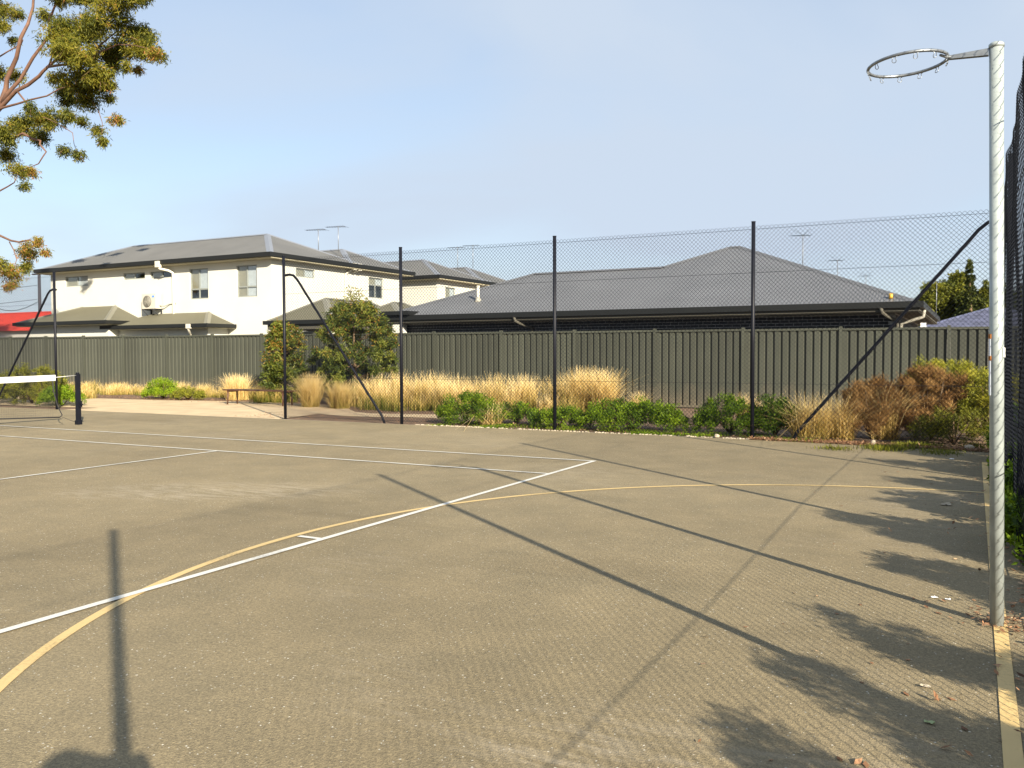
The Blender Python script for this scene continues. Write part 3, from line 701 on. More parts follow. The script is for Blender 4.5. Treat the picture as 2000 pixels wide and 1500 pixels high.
def side_fence():
    F = empty('chain_link_fence', (4.8, 4.03, 0), 'black chain link fence seen edge-on at the right behind the netball pole', 'fence', 'black chain link fences round the court')
    ctrl = [(4.03, 4.78), (.3, 4.765), (-3.43, 4.765), (-7.39, 4.885), (-11.06, 4.915), (-14.7, 4.92), (-18.4, 4.92)]
    ys = np.array([c[0] for c in ctrl][::-1]); xs = np.array([c[1] for c in ctrl][::-1])
    for (y, x) in ctrl[1:]:
        b = MB(); post_mesh(b, x+.035, y, 3.6); b.build('post', M_post, F)
    for z in (.06, .93, 2.78, 3.50):
        b = MB(); b.tube([(float(np.interp(y, ys, xs)), y, z) for y in [c[0] for c in ctrl]], .0032, 5); b.build('line_wire', M_wire, F)
    # woven wires: every wire is a zigzag hooked into its neighbours
    for (ya, _), (yb, _) in zip(ctrl[:-1], ctrl[1:]):
        n = int(round((ya-yb)/.0354)); nz = 101; r = .0026 if yb > -4 else .0020
        J = np.arange(nz); Z = .03+J*(3.56-.03)/(nz-1); Vs = []; Fs = []; base = 0
        for i in range(n):
            yc = yb+.0354*(i+.5)
            side = np.where((J+i) % 2 == 0, 1, -1)
            Y = yc+side*.0195
            X = np.interp(Y, ys, xs)+side*.0035+.016*np.sin(Y*2.1+Z*1.3)+.012*np.sin(Y*5.3-Z*2.2)
            P = np.stack([X, Y, Z], 1)
            o1 = np.array([r, 0, 0]); o2 = np.array([-r*.5, r*.7, -r*.7]); o3 = np.array([-r*.5, -r*.7, r*.7])
            V = np.stack([P+o1, P+o2, P+o3], 1).reshape(-1, 3); Vs.append(V)
            k = base+3*np.arange(nz-1)
            for a, c in ((0, 1), (1, 2), (2, 0)): Fs.append(np.stack([k+a, k+c, k+3+c, k+3+a], 1))
            base += 3*nz
        o = qmesh('mesh_panel', np.concatenate(Vs), np.concatenate(Fs), M_wire, F); o['kind'] = 'stuff'
side_fence()

# ------------------------------------------------------------------ netball goal
def goal():
    G = empty('netball_goal_post', (4.59, -5.5, 0), 'pale galvanised netball post with open ring on a short arm, standing on the yellow line', 'goal post')
    top = Vector((4.545, -5.5, 3.03)); bot = Vector((4.592, -5.5, -.05))
    b = MB(); b.tube([bot, top], .034, 28); b.tube([top-Vector((0, 0, .0)), top+Vector((0, 0, .018)), top+Vector((0, 0, .026))], [.037, .037, .028], 24); P = b.build('pole', M_galv, G)
    def arcstrip(a0, a1, z0, z1, r0, r1, n=8):
        b = MB(); vs = []
        for q in range(n+1):
            a = R(a0+(a1-a0)*q/n)
            for rr in (r0, r1):
                for z in (z0, z1): vs.append((4.592-.047*z/3.08+rr*math.cos(a), -5.5+rr*math.sin(a), z))
        fs = []
        for q in range(n):
            k = 4*q; fs += [(k+2, k+6, k+7, k+3), (k+1, k+3, k+7, k+5), (k, k+4, k+6, k+2)]
        fs += [(0, 2, 3, 1), (4*n, 4*n+1, 4*n+3, 4*n+2)]
        b.add(vs, fs); return b
    for zc in (1.53, 1.415): arcstrip(170, 222, zc-.012, zc+.012, .034, .0395).build('rust_strap', M_rust, P)
    arcstrip(176, 216, 1.22, 1.52, .0342, .0375).build('plastic_strip', M_tag, P)
    arcstrip(320, 360, 1.42, 1.47, .0342, .0385).build('label_tab', M_tape, P)
    zr = 3.012
    b = MB(); b.add([(4.51, -5.515, zr+.018), (4.51, -5.485, zr+.018), (4.33, -5.485, zr+.01), (4.33, -5.515, zr+.01), (4.51, -5.515, zr-.018), (4.51, -5.485, zr-.018), (4.33, -5.485, zr-.008), (4.33, -5.515, zr-.008)],
        [(0, 1, 2, 3), (7, 6, 5, 4), (0, 3, 7, 4), (1, 5, 6, 2), (2, 6, 7, 3), (0, 4, 5, 1)])
    for s in (-1, 1): b.tube([(4.345, -5.5, zr), (4.31, -5.5+s*.03, zr), (4.285, -5.5+s*.075, zr)], .007, 6)
    b.build('arm', M_galv2, G)
    b = MB(); cx = 4.122; rr = .198
    b.tube([(cx+rr*math.cos(t), -5.5+rr*math.sin(t), zr+.012*math.cos(t)) for t in np.linspace(0, 2*math.pi, 49)[:-1]], .0085, 10, closed=True)
    ring = b.build('ring', M_galv2, G)
    for i in range(12):
        t = 2*math.pi*(i+.5)/12; b = MB(); pts = []
        for q in range(13):
            f = q/12; a = t-.085+.17*f+.03*math.sin(f*12.6); rad = rr+.004*math.sin(f*9); zz = zr-.007-.024*math.sin(math.pi*f)+.012*math.cos(t)+(.010*math.sin(f*math.pi*3))*.6
            pts.append((cx+rad*math.cos(a), -5.5+rad*math.sin(a), zz))
        b.tube(pts, .0019, 5); b.build('net_hook', M_galv2, ring)
    return G
goal()

# ------------------------------------------------------------------ tennis net
def net():
    T = empty('tennis_net', (-11.885, .5, 0), 'black tennis net with white top band hung from the black post', 'net')
    xs = -11.885
    def topz(y): return .985+(1.045-.985)*((y+5.485)/6.2)**2 if y > -5.485 else .985
    b = MB(); Y = np.linspace(-11.4, .42, 30)
    for i in range(29):
        y0, y1 = Y[i], Y[i+1]; z0, z1 = topz(y0), topz(y1)
        b.add([(xs-.006, y0, z0), (xs-.006, y1, z1), (xs-.006, y1, z1-.115), (xs-.006, y0, z0-.115), (xs+.006, y0, z0), (xs+.006, y1, z1), (xs+.006, y1, z1-.115), (xs+.006, y0, z0-.115)],
              [(0, 1, 2, 3), (7, 6, 5, 4), (0, 4, 5, 1), (3, 2, 6, 7)]+([(1, 5, 6, 2)] if i == 28 else []))
    b.build('top_band', M_tape, T)
    b = MB(); yy = -11.4
    while yy < .36:
        f = max(0, min(1, (.36-yy)/.5)); zt = topz(yy)-.11; zb = .20-.06*math.sin(yy*.7)
        b.tube([(xs, yy, zt), (xs, yy, zb)], .0011, 3, cap=False); yy += .045
    for k in range(16):
        b.tube([(xs, y, (topz(y)-.115)-(topz(y)-.115-(.20-.06*math.sin(y*.7)))*k/16) for y in Y if y < .4], .0011, 3, cap=False)
    o = b.build('net_mesh', M_net, T); o['kind'] = 'stuff'
    b = MB(); b.tube([(xs, y, .20-.06*math.sin(y*.7)) for y in np.linspace(-11.4, .50, 30)], .013, 5); b.build('bottom_cord', M_net, T)
    b = MB(); b.tube([(xs, .36, .92), (xs+.0, .38, .7), (xs+.02, .44, .42), (xs, .55, .22), (xs, .50, .18)], .012, 6); b.build('side_cord', M_net, T)
    b = MB(); b.tube([(xs, .42, .99), (xs, .88, 1.02)], .005, 6); b.build('head_cable', M_tape, T)
    b = MB(); b.tube([(xs, .52, .19), (xs, .86, .05)], .004, 5); b.build('tie_cord', M_net, T)
    P = empty('net_post', (xs, .914, 0), 'short black tennis net post standing on the asphalt', 'post')
    b = MB(); b.box((xs-.038, .876, -.02), (xs+.038, .952, 1.05)); b.build('post', M_post, P)
    b = MB(); b.box((xs-.05, .864, 0), (xs+.05, .964, .09)); b.build('base_sleeve', M_post, P)
    b = MB(); b.cyl((xs, .914, 1.05), (xs, .914, 1.08), .035, 10); b.tube([(xs+.05, .93, .42), (xs+.12, .93, .42)], .014, 8); b.box((xs+.05, .90, .36), (xs+.065, .96, .48)); b.build('winder', M_post, P)
net()

# ------------------------------------------------------------------ bench
def bench():
    B = empty('park_bench', (-13.6, 7.95, 0), 'low backless brown bench on the sandy path beside the small trees', 'bench')
    for i, y in enumerate((7.74, 7.85, 7.96, 8.07)):
        b = MB(); b.box((-14.95, y, .385), (-12.35, y+.095, .42)); b.build('slat', M_bench, B)
    for x in (-14.75, -12.65):
        for y in (7.77, 8.12):
            b = MB(); b.tube([(x, y, .37), (x+random.uniform(-.02, .02), y+(.02 if y > 8 else -.02), -.03)], .022, 8); b.build('leg', M_bench, B)
        b = MB(); b.box((x-.03, 7.75, .345), (x+.03, 8.15, .384)); b.build('seat_bearer', M_bench, B)
bench()

# ------------------------------------------------------------------ antennas, power pole, wires
def antenna(x, y, z0, z1, ang, label, span=.75, n=9, booms=1, dsh=False):
    A = empty('television_antenna', (x, y, z0), label, 'antenna', 'television antennas on the roofs')
    b = MB(); b.cyl((x, y, z0), (x, y, z1), .016, 8); b.build('mast', M_antm, A)
    ca, sa = math.cos(ang), math.sin(ang); b = MB()
    b.tube([(x-ca*span, y-sa*span, z1-.03), (x+ca*span*.6, y+sa*span*.6, z1-.03)], .012, 5); b.build('boom', M_ant, A)
    b = MB()
    for i in range(n):
        t = -span+1.6*span*i/(n-1); hl = .16+.22*(i/(n-1)); px, py = x+ca*t, y+sa*t
        b.tube([(px+sa*hl, py-ca*hl, z1-.03), (px-sa*hl, py+ca*hl, z1-.03)], .006, 4)
    b.build('elements', M_ant, A)
    if dsh:
        b = MB()
        for s in (-1, 1): b.tube([(x, y, z1-.03), (x+ca*.3*s-sa*.1, y+sa*.3*s, z1+.20)], .007, 4)
        b.build('reflector', M_ant, A)
antenna(-22.25, 20.6, 6.1, 7.18, .25, 'left of the two thin television antennas above the nearest cream house', .6)
antenna(-21.9, 21.6, 6.2, 7.42, .25, 'right of the two thin television antennas above the nearest cream house', .6)
antenna(-22.35, 33, 6.3, 7.68, .25, 'left of the two small antennas above the second cream house roof', .6)
antenna(-21.9, 34, 6.5, 7.88, .25, 'right of the two small antennas above the second cream house roof', .6)
antenna(-.95, 21.5, 4.2, 5.62, .3, 'tallest television antenna above right slope of the bungalow roof', .42, 7, dsh=True)
antenna(-.9, 30, 3.0, 5.52, .3, 'middle television antenna beyond the bungalow roof', .40, 7, dsh=True)
antenna(-.75, 40, 3.0, 5.60, .3, 'smallest and farthest television antenna just beyond the bungalow roof end', .38, 7, dsh=True)
def power_pole():
    P = empty('power_pole', (-84, 48, 0), 'thin dark power pole far left beyond the red roof', 'pole')
    b = MB(); b.tube([(-84, 48, 0), (-84, 48, 10.4)], [.2, .15], 8); b.build('pole', M_wood, P)
    b = MB(); b.box((-85.1, 47.9, 10.0), (-82.9, 48.1, 10.15)); b.build('crossarm', M_wood, P)
    for i, (z, s) in enumerate(((10.1, 0), (8.9, .8), (7.4, 0))):
        b = MB(); pts = []
        for q in range(15):
            f = q/14; pts.append((-84-60*f, 48-14*f, z-2.2*math.sin(math.pi*f)*.5-f*1.2))
        b.tube(pts, .022, 4); tag(b.build('overhead_wire', M_net), ['upper', 'middle', 'lower'][i]+' overhead wire running left from the far power pole', 'wire')
    b = MB(); pts = [(-84-60*.12*q/8, 48-14*.12*q/8, 7.2-1.0*math.sin(math.pi*q/8)) for q in range(9)]; b.tube(pts, .035, 4); b.build('cable_loop', M_net, P)
power_pole()

# ------------------------------------------------------------------ far roofs
def tile_house(name, x0, x1, y0, y1, z, k, m, label):
    H = empty(name, ((x0+x1)/2, (y0+y1)/2, 0), label, 'house')
    b = MB(); b.box((x0+.4, y0+.4, 0), (x1-.4, y1-.4, z)); b.build('wall', M_mort, H)
    wx, wy = x1-x0, y1-y0; a = min(wx, wy)/2; b = MB()
    if wx > wy: A, B_ = (x0+a, y0+a, z+k*a), (x1-a, y0+a, z+k*a)
    else: A, B_ = (x0+a, y0+a, z+k*a), (x0+a, y1-a, z+k*a)
    q = [(x0, y0, z), (x1, y0, z), (x1, y1, z), (x0, y1, z)]
    def rows(p0, p1, t0, t1):   # courses of tiles stepping up the slope
        p0, p1, t0, t1 = map(Vector, (p0, p1, t0, t1)); n = max(4, int((t0-p0).length/.34))
        for i in range(n):
            f0, f1 = i/n, (i+1)/n; l = Vector((0, 0, .045))
            b.add([p0.lerp(t0, f0)+l, p1.lerp(t1, f0)+l, p1.lerp(t1, f1), p0.lerp(t0, f1)], [(0, 1, 2, 3)])
            b.add([p0.lerp(t0, f0), p1.lerp(t1, f0), p1.lerp(t1, f0)+l, p0.lerp(t0, f0)+l], [(0, 1, 2, 3)])
    if wx > wy: rows(q[0], q[1], A, B_); rows(q[1], q[2], B_, B_); rows(q[2], q[3], B_, A); rows(q[3], q[0], A, A)
    else: rows(q[0], q[1], A, A); rows(q[1], q[2], A, B_); rows(q[2], q[3], B_, B_); rows(q[3], q[0], B_, A)
    r = b.build('roof', m, H)
    b = MB(); cap(b, A, B_, .15, .06)
    for c_ in (0, 3) if wx > wy else (0, 1): cap(b, q[c_], A, .15, .06)
    for c_ in (1, 2) if wx > wy else (2, 3): cap(b, q[c_], B_, .15, .06)
    b.build('ridge_caps', m, r)
    return H, r
tile_house('tiled_house', 1.2, 9.6, 36, 48, 2.35, .33, M_bluetile, 'low house with blue grey tiled roof beyond the bungalow at far right')
Hr, rr_ = tile_house('tiled_house', -84, -60, 33, 43, 3.4, .36, M_red, 'far house with bright red tiled roof at the left edge')
for i in range(3):
    b = MB(); x = -66.6+i*1.35; yv = 34.3
    b.add([(x, yv, 3.4+.36*1.3+.12), (x+1.25, yv, 3.4+.36*1.3+.12), (x+1.25, yv+1.7, 3.4+.36*3+.12), (x, yv+1.7, 3.4+.36*3+.12)], [(0, 1, 2, 3)])
    b.build('solar_panel', M_pv, rr_)
antenna(2.75, 38.5, 3.2, 5.05, .2, 'pale television antenna above the blue grey tiled roof', .5, 7)

# ------------------------------------------------------------------ gum tree
def gum():
    T = empty('gum_tree', (-37.27, 11.3, -0.43), 'tall gum tree with reddish limbs and drooping leaf clumps at upper left', 'tree')
    br = [[(-37.52, 11.3, 9.76), (-33.2, 11.3, 11.04), (-31.02, 11.3, 11.71), (-30.57, 11.43, 12.78), (-29.41, 11.3, 14.08), (-29.14, 11.56, 15.4), (-28.33, 11.3, 17.43)],
    [(-33.2, 11.3, 11.04), (-31.04, 11.04, 11.36), (-29.65, 11.17, 12.03), (-28.49, 11.3, 12.47), (-27.83, 11.3, 12.77), (-26.88, 11.3, 13.05), (-25.23, 11.3, 12.94)],
    [(-31.02, 11.3, 11.71), (-30.03, 11.56, 12.7), (-28.42, 11.69, 14.17), (-27.91, 11.69, 15.27), (-27.23, 11.3, 16.91)],
    [(-30.95, 11.3, 13.67), (-29.92, 11.3, 13.92), (-29.41, 11.3, 14.08)], [(-27.83, 11.3, 12.77), (-27.0, 11.3, 14.02), (-25.47, 11.3, 14.33)],
    [(-31.04, 11.04, 11.36), (-29.34, 10.91, 11.48), (-27.4, 10.91, 11.51), (-25.86, 11.04, 11.7)], [(-29.65, 11.17, 12.03), (-28.71, 11.17, 11.0), (-27.75, 11.3, 10.67)],
    [(-33.2, 11.3, 11.04), (-31.43, 11.56, 10.4), (-29.72, 11.43, 10.36), (-28.58, 11.3, 9.96), (-28.27, 11.3, 9.52), (-28.61, 11.3, 9.06), (-29.77, 11.3, 8.88)],
    [(-37.52, 11.3, 9.76), (-32.6, 11.69, 7.97), (-31.15, 11.69, 8.45), (-30.46, 11.56, 8.73)], [(-37.52, 11.3, 9.76), (-33.37, 11.56, 6.96), (-31.24, 11.69, 6.17), (-29.87, 11.69, 6.13), (-28.89, 11.3, 5.86)],
    [(-31.24, 11.69, 6.17), (-30.58, 11.56, 5.4), (-30.44, 11.3, 4.66)], [(-27.83, 11.3, 12.77), (-26.13, 11.3, 12.7), (-23.78, 11.3, 12.99), (-21.23, 10.91, 12.19)],
    [(-25.23, 11.3, 12.94), (-23.75, 11.3, 13.45), (-22.65, 11.3, 12.9)], [(-25.86, 11.04, 11.7), (-24.98, 11.17, 10.98), (-24.72, 11.3, 10.18), (-24.88, 11.3, 9.63)], [(-27.75, 11.3, 10.67), (-26.52, 11.3, 10.03), (-26.24, 11.3, 9.3)],
    [(-27.23, 11.3, 16.91), (-25.24, 11.17, 18.2), (-22.65, 10.91, 18.85)], [(-28.33, 11.3, 17.43), (-29.12, 10.91, 19.24)], [(-37.52, 11.3, 9.76), (-39.47, 10.91, 12.51), (-40.77, 10.27, 17.04)], [(-37.52, 11.3, 9.76), (-37.01, 10.39, 13.8), (-34.94, 9.62, 17.68)]]
    rads = [(.2, .04), (.13, .04), (.11, .03), (.04, .02), (.05, .02), (.07, .02), (.05, .015), (.09, .015), (.07, .02), (.09, .02), (.03, .01), (.07, .012), (.04, .01), (.025, .01), (.025, .01), (.06, .02), (.06, .02), (.14, .03), (.14, .03)]
    b = MB(); b.tube([(-37.3, 11.3, -.1), (-37.2, 11.3, 1.2), (-37.7, 11.35, 4.3), (-37.8, 11.3, 7.4), (-37.52, 11.3, 9.77)], [.44, .37, .33, .31, .29], 12); b.build('trunk', M_bark, T)
    for s, (a, c) in zip(br, rads):
        pts = []; n = len(s)
        for i in range(n-1):
            p, q = Vector(s[i]), Vector(s[i+1])
            for f in (0, .5): pts.append(p.lerp(q, f)+Vector([random.gauss(0, .045) for _ in range(3)])*(1 if (i or f) else 0))
        pts.append(Vector(s[-1])); m = len(pts)
        b = MB(); b.tube(pts, [.78*(a+(c-a)*i/(m-1)) for i in range(m)], 7); b.build('branch', M_bark, T)
    cl = [(-25.86,10.49,13.18,0.87,0),(-25.82,11.44,13.96,0.88,0),(-23.65,10.9,13.77,0.84,0),(-23.47,11.62,13.42,0.72,0),(-22.87,11.69,12.77,0.49,0),(-20.2,9.95,11.64,0.21,2),(-21.23,10.91,12.12,0.28,0),(-24.03,9.79,12.11,0.78,0),(-25.88,12.35,13.26,0.61,0),(-25.11,10.55,11.61,0.65,0),(-23.91,10.47,11.59,0.52,0),(-28.97,12.84,12.24,0.5,1),(-25.38,11.21,11.11,0.43,1),(-25.69,12.35,12.11,0.3,1),(-23.87,11.22,10.16,0.23,2),(-25.59,11.73,10.1,0.23,1),(-23.3,10.21,9.11,0.18,1),(-28.36,11.71,10.98,0.57,1),(-31.13,12.44,11.15,0.65,0),(-30.68,11.38,10.49,0.63,0),(-29.69,12.05,10.47,0.43,1),(-27.76,11.83,9.61,0.23,1),(-24.3,9.94,8.67,0.23,1),(-31.97,12.1,9.99,0.39,0),(-30.38,11.58,9.08,0.43,0),(-28.1,10.68,8.59,0.22,2),(-27.29,9.84,7.84,0.17,1),(-32.34,12.44,16.17,0.48,0),(-30.77,11.21,14.85,0.34,0),(-31.14,11.99,14.58,0.19,1),(-32.87,12.48,13.67,0.35,0),(-30.83,11.96,13.0,0.34,0),(-31.4,12.61,5.94,0.4,2),(-28.23,10.98,5.95,0.21,2),(-29.7,12.23,5.72,0.19,2),(-30.33,11.13,4.85,0.41,2),(-31.67,12.66,5.25,0.28,0),(-32.5,12.48,4.44,0.22,2),(-29.25,10.05,5.01,0.25,0),(-25.06,10.17,10.25,0.3,1),(-27.69,10.42,10.95,0.27,1),(-24.47,12.75,12.56,0.18,2),(-23.12,11.11,11.98,0.18,0),(-28.5,11.69,15.01,0.28,0),(-22.94,10.68,14.21,0.74,0),(-25.19,11.33,15.14,0.78,0),(-26.44,10.95,15.54,0.58,0),(-25.07,10.83,11.45,0.39,1),(-27.76,11.56,12.43,0.28,0),(-24.52,11.56,11.18,0.19,1),(-27.62,12.55,10.95,0.21,1),
          (-23.95,10.91,18.46,1.16,0),(-22.01,10.91,18.72,1.16,0),(-25.24,11.56,18.98,1.03,0),(-20.71,10.65,17.56,0.78,0),(-27.83,10.91,19.37,1.16,0),(-29.77,10.27,19.75,1.29,0),(-34.69,9.62,18.07,1.55,0),(-40.77,10.27,17.43,1.68,0),(-37.53,10.91,19.63,1.68,0),(-35.59,11.56,13.16,0.91,0),(-42.06,10.91,13.8,1.16,0),(-34.43,12.21,7.59,0.65,0),(-19.68,10.91,16.26,0.65,0),(-18.64,10.39,15.87,0.39,0)]
    parts = []
    ex = []
    for x, y, z, r, h in cl:
        if r > .45:
            for _ in range(2): ex.append((x+random.gauss(0, r*.75), y+random.gauss(0, r*.5), z+random.gauss(0, r*.45), r*random.uniform(.4, .62), random.choice((0, 0, 1))))
    for x, y, z, r, h in cl+ex:
        # each clump is broken into several small twig-end sprays, which leaves gaps of sky
        ns = max(4, int(50*r))
        for _ in range(ns):
            d = unit(1)[0]; c = np.array([x, y, z])+d*r*random.uniform(.25, 1.0)*np.array([1, 1, .8]); rs = min(.30, r*.75)*random.uniform(.45, 1.25)
            n = int(24+130*rs); P = in_ball(n, c, (rs, rs, rs*.9), .0)+rng.normal(0, .05, (n, 3))
            V, F = leaf_geo(P, .16, .036, droop=.7)
            t0 = random.uniform(.26, .70)+(-.18 if h == 1 else 0)+(.12 if h == 2 else 0)
            t = np.clip(rng.normal(t0, .12, n), 0, 1)
            if h == 2:
                k = rng.uniform(size=n) < .35; t[k] = rng.uniform(.85, 1, k.sum())
            parts.append((V, F, np.repeat(t, 4)))
    V, F, Tn = cat(parts); qmesh('crown', V, F, F_gum, T, Tn)
    # hanging twigs
    b = MB()
    for x, y, z, r, h in cl:
        for _ in range(6):
            p = Vector((x, y, z))+Vector([random.uniform(-r, r) for _ in range(3)])*.4; q = p+Vector((random.gauss(0, .3), random.gauss(0, .3), -random.uniform(.1, .6)))*min(1, r*2)
            b.tube([p, (p+q)/2+Vector((.04, 0, .04)), q], .006, 3, cap=False)
    o = b.build('twigs', M_twig, T); o['kind'] = 'stuff'
gum()

# ------------------------------------------------------------------ small trees
def small_tree(x, y, h, wdt, label, wisp=None, n=5200, lo=.35, seed=1, red=.1):
    T = empty('small_tree', (x, y, 0), label, 'tree', 'small bushy trees beside the bench')
    b = MB(); b.tube([(x, y, -.05), (x+.03, y, h*.3), (x-.02, y, h*.6), (x, y, h*.9)], [.055, .045, .03, .008], 8)
    for i in range(12):
        a = random.uniform(0, 6.28); z0 = random.uniform(.15, .7)*h; L0 = wdt*.38
        b.tube([(x, y, z0), (x+math.cos(a)*L0*.5, y+math.sin(a)*L0*.5, z0+.2), (x+math.cos(a)*L0, y+math.sin(a)*L0, z0+.4)], [.02, .012, .004], 5)
    b.build('trunk', M_stem, T)
    parts = []; K = 190
    for i in range(K):
        f = random.uniform(0, 1)**.9; z = lo+(h-lo)*f; prof = math.sin(math.pi*min(1, (.14+.86*f)**.95*.94))**.55
        a = random.uniform(0, 6.28); q = wdt/2*prof*math.sqrt(random.uniform(.15, 1)); q *= random.uniform(.85, 1.12)
        c = np.array([x+math.cos(a)*q, y+math.sin(a)*q, z]); rs = random.uniform(.09, .21)
        m = int(1.7*n/K); P = in_ball(m, c, (rs, rs, rs*.8), .1); V, F = leaf_geo(P, .115, .032, droop=.25, out=np.array([math.cos(a)*.35, math.sin(a)*.35, .1]))
        t0 = random.uniform(.05, .55); t = np.clip(rng.normal(t0, .13, m), 0, .82)
        if f > .45:
            k = rng.uniform(size=m) < red; t[k] = rng.uniform(.86, 1, k.sum())
        parts.append((V, F, np.repeat(t, 4)))
    if wisp:
        for (dx, z0, z1) in wisp:
            m = 150; f = rng.uniform(0, 1, m); P = np.stack([x+dx*(.5+.6*f)+rng.normal(0, .09, m), y+rng.normal(0, .1, m), z0+(z1-z0)*f], 1)
            V, F = leaf_geo(P, .12, .030, droop=.1); parts.append((V, F, np.repeat(np.clip(rng.normal(.62, .15, m), 0, .9), 4)))
            b = MB(); b.tube([(x+dx*.3, y, z0-.5), (x+dx*.8, y, z0), (x+dx*1.1, y, z1)], [.012, .008, .003], 4); b.build('leader', M_stem, T)
    V, F, Tn = cat(parts); qmesh('crown', V, F, F_tree, T, Tn)
small_tree(-11.32, 9.3, 2.82, 2.45, 'larger small tree behind the sloping fence brace, with wispy top shoots', [(-.5, 2.6, 3.0), (-.12, 2.7, 3.35), (.15, 2.7, 3.3), (.42, 2.55, 3.0)], 14500, .25, red=.08)
small_tree(-13.95, 9.3, 2.35, 1.32, 'narrower small tree with reddish top beside the bench end', None, 8000, .2, red=.22)

# ------------------------------------------------------------------ shrubs and grasses
def shrub(x, y, wx, wy, h, mat_, label, name='green_shrub', n=5000, L0=.055, W0=.017, cat_='shrub', group=None, t0=.25, t1=.8, K=None, z0=.05, droop=-.5):
    T = empty(name, (x, y, 0), label, cat_, group)
    b = MB()
    for i in range(14):
        a = random.uniform(0, 6.28); q = random.uniform(.3, .8)
        b.tube([(x, y, -.03), (x+math.cos(a)*wx*.25*q, y+math.sin(a)*wy*.25*q, h*.4), (x+math.cos(a)*wx*.42*q, y+math.sin(a)*wy*.42*q, h*.8)], [.014, .010, .004], 4)
    b.build('stems', M_stem, T)
    K = K or max(45, int(wx*wy*95)); parts = []
    for i in range(K):
        a = random.uniform(0, 6.28); q = math.sqrt(random.uniform(0, 1)); zz = z0+(h-z0)*math.sqrt(max(0, 1-q**2.4))*random.uniform(.25, 1)
        c = np.array([x+math.cos(a)*q*wx/2, y+math.sin(a)*q*wy/2, zz]); rs = random.uniform(.07, .15)*min(1, .6+h*.5)
        m = int(1.7*n/K); P = in_ball(m, c, (rs, rs, rs), 0.); P[:, 2] = np.maximum(P[:, 2], .01); V, F = leaf_geo(P, L0, W0, droop=droop)
        tc_ = random.uniform(t0, t1); parts.append((V, F, np.repeat(np.clip(rng.normal(tc_, .12, m), 0, 1), 4)))
    V, F, Tn = cat(parts); qmesh('foliage', V, F, mat_, T, Tn)
    return T
def tussock(x, y, r, h, label, n=700, mat_=F_dry, t=(.35, .85), lean=.28, group='clumps of dry golden grass', w_=.008):
    P = tuft_pts(n, (x, y, -.02), r*.75); V, F, T = blades(P, h, w_, lean*1.25, *t); 
    m = n//5; P2 = tuft_pts(m, (x, y, -.02), r*.8); V2, F2_, T2 = blades(P2, h*.9, w_, lean*3.2, t[0]+.1, t[1], curl=.9); F = np.concatenate([F, F2_+len(V)]); V = np.concatenate([V, V2]); T = np.concatenate([T, T2])
    o = qmesh('grass_tussock', V, F, mat_, None, T); tag(o, label, 'grass clump', group); return o
def band(name, n, x0, x1, y0, y1, h, label, mat_=F_dry, t=(.3, .85), clump=.5, w_=.009, lean=.30):
    nc = max(8, int((x1-x0)*(y1-y0)*4.2)); cx = rng.uniform(x0, x1, nc); cy = rng.uniform(y0, y1, nc); hs = rng.uniform(.55, 1.15, nc); tt = rng.normal(0, .13, nc)
    idx = rng.integers(0, nc, n); P = np.stack([cx[idx]+rng.normal(0, .14, n), cy[idx]+rng.normal(0, .14, n), np.full(n, -.02)], 1)
    V, F, T = blades(P, h*hs[idx], w_, lean, *t); T = np.clip(T+np.repeat(tt[idx], 6), 0, 1)
    o = qmesh(name, V, F, mat_, None, T); tag(o, label, 'grass', kind='stuff'); return o
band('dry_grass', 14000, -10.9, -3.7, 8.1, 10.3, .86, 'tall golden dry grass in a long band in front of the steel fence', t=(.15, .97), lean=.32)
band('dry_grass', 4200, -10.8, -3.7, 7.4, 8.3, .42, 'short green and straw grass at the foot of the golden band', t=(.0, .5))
band('dry_grass', 7000, -27.5, -15.6, 10.2, 11.5, .46, 'short straw coloured grass at left along the foot of the steel fence', t=(.12, .75))
band('dry_grass', 2600, -23.5, -21.6, 6.6, 8.6, .55, 'yellow green grass behind the tennis net post', t=(.1, .6))
band('dry_grass', 2200, -15.0, -13.8, 8.6, 9.6, .42, 'yellow green grass growing behind the bench', t=(.05, .55))
band('low_weeds', 5000, -5.4, 2.2, 4.05, 4.9, .07, 'low green weeds creeping along the court edge', mat_=F_green, t=(.4, .9), w_=.01, lean=.9)
band('low_weeds', 2600, 2.6, 4.75, 2.9, 4.2, .10, 'low green grass growing over the court corner', mat_=F_yelg, t=(.1, .55), w_=.01, lean=.8)
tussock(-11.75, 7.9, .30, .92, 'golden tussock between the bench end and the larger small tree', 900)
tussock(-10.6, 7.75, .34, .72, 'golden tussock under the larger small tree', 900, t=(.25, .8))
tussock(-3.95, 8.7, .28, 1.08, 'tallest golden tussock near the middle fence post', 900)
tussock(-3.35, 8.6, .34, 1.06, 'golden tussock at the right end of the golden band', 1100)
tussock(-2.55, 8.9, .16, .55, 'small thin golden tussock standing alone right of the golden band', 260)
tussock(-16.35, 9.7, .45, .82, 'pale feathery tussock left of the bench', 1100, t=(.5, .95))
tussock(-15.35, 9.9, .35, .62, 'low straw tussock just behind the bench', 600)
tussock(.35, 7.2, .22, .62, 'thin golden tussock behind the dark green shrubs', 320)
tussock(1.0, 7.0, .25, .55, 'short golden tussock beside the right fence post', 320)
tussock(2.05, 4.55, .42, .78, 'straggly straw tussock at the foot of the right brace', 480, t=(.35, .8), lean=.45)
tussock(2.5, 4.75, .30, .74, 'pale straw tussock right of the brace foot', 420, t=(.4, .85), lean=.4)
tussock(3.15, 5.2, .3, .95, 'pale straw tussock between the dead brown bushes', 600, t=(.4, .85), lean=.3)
tussock(-4.25, 4.75, .3, .5, 'sparse pale twiggy tussock left of the middle fence post', 260, t=(.5, .9), lean=.6)
GR = 'green shrubs behind the chain link fence'
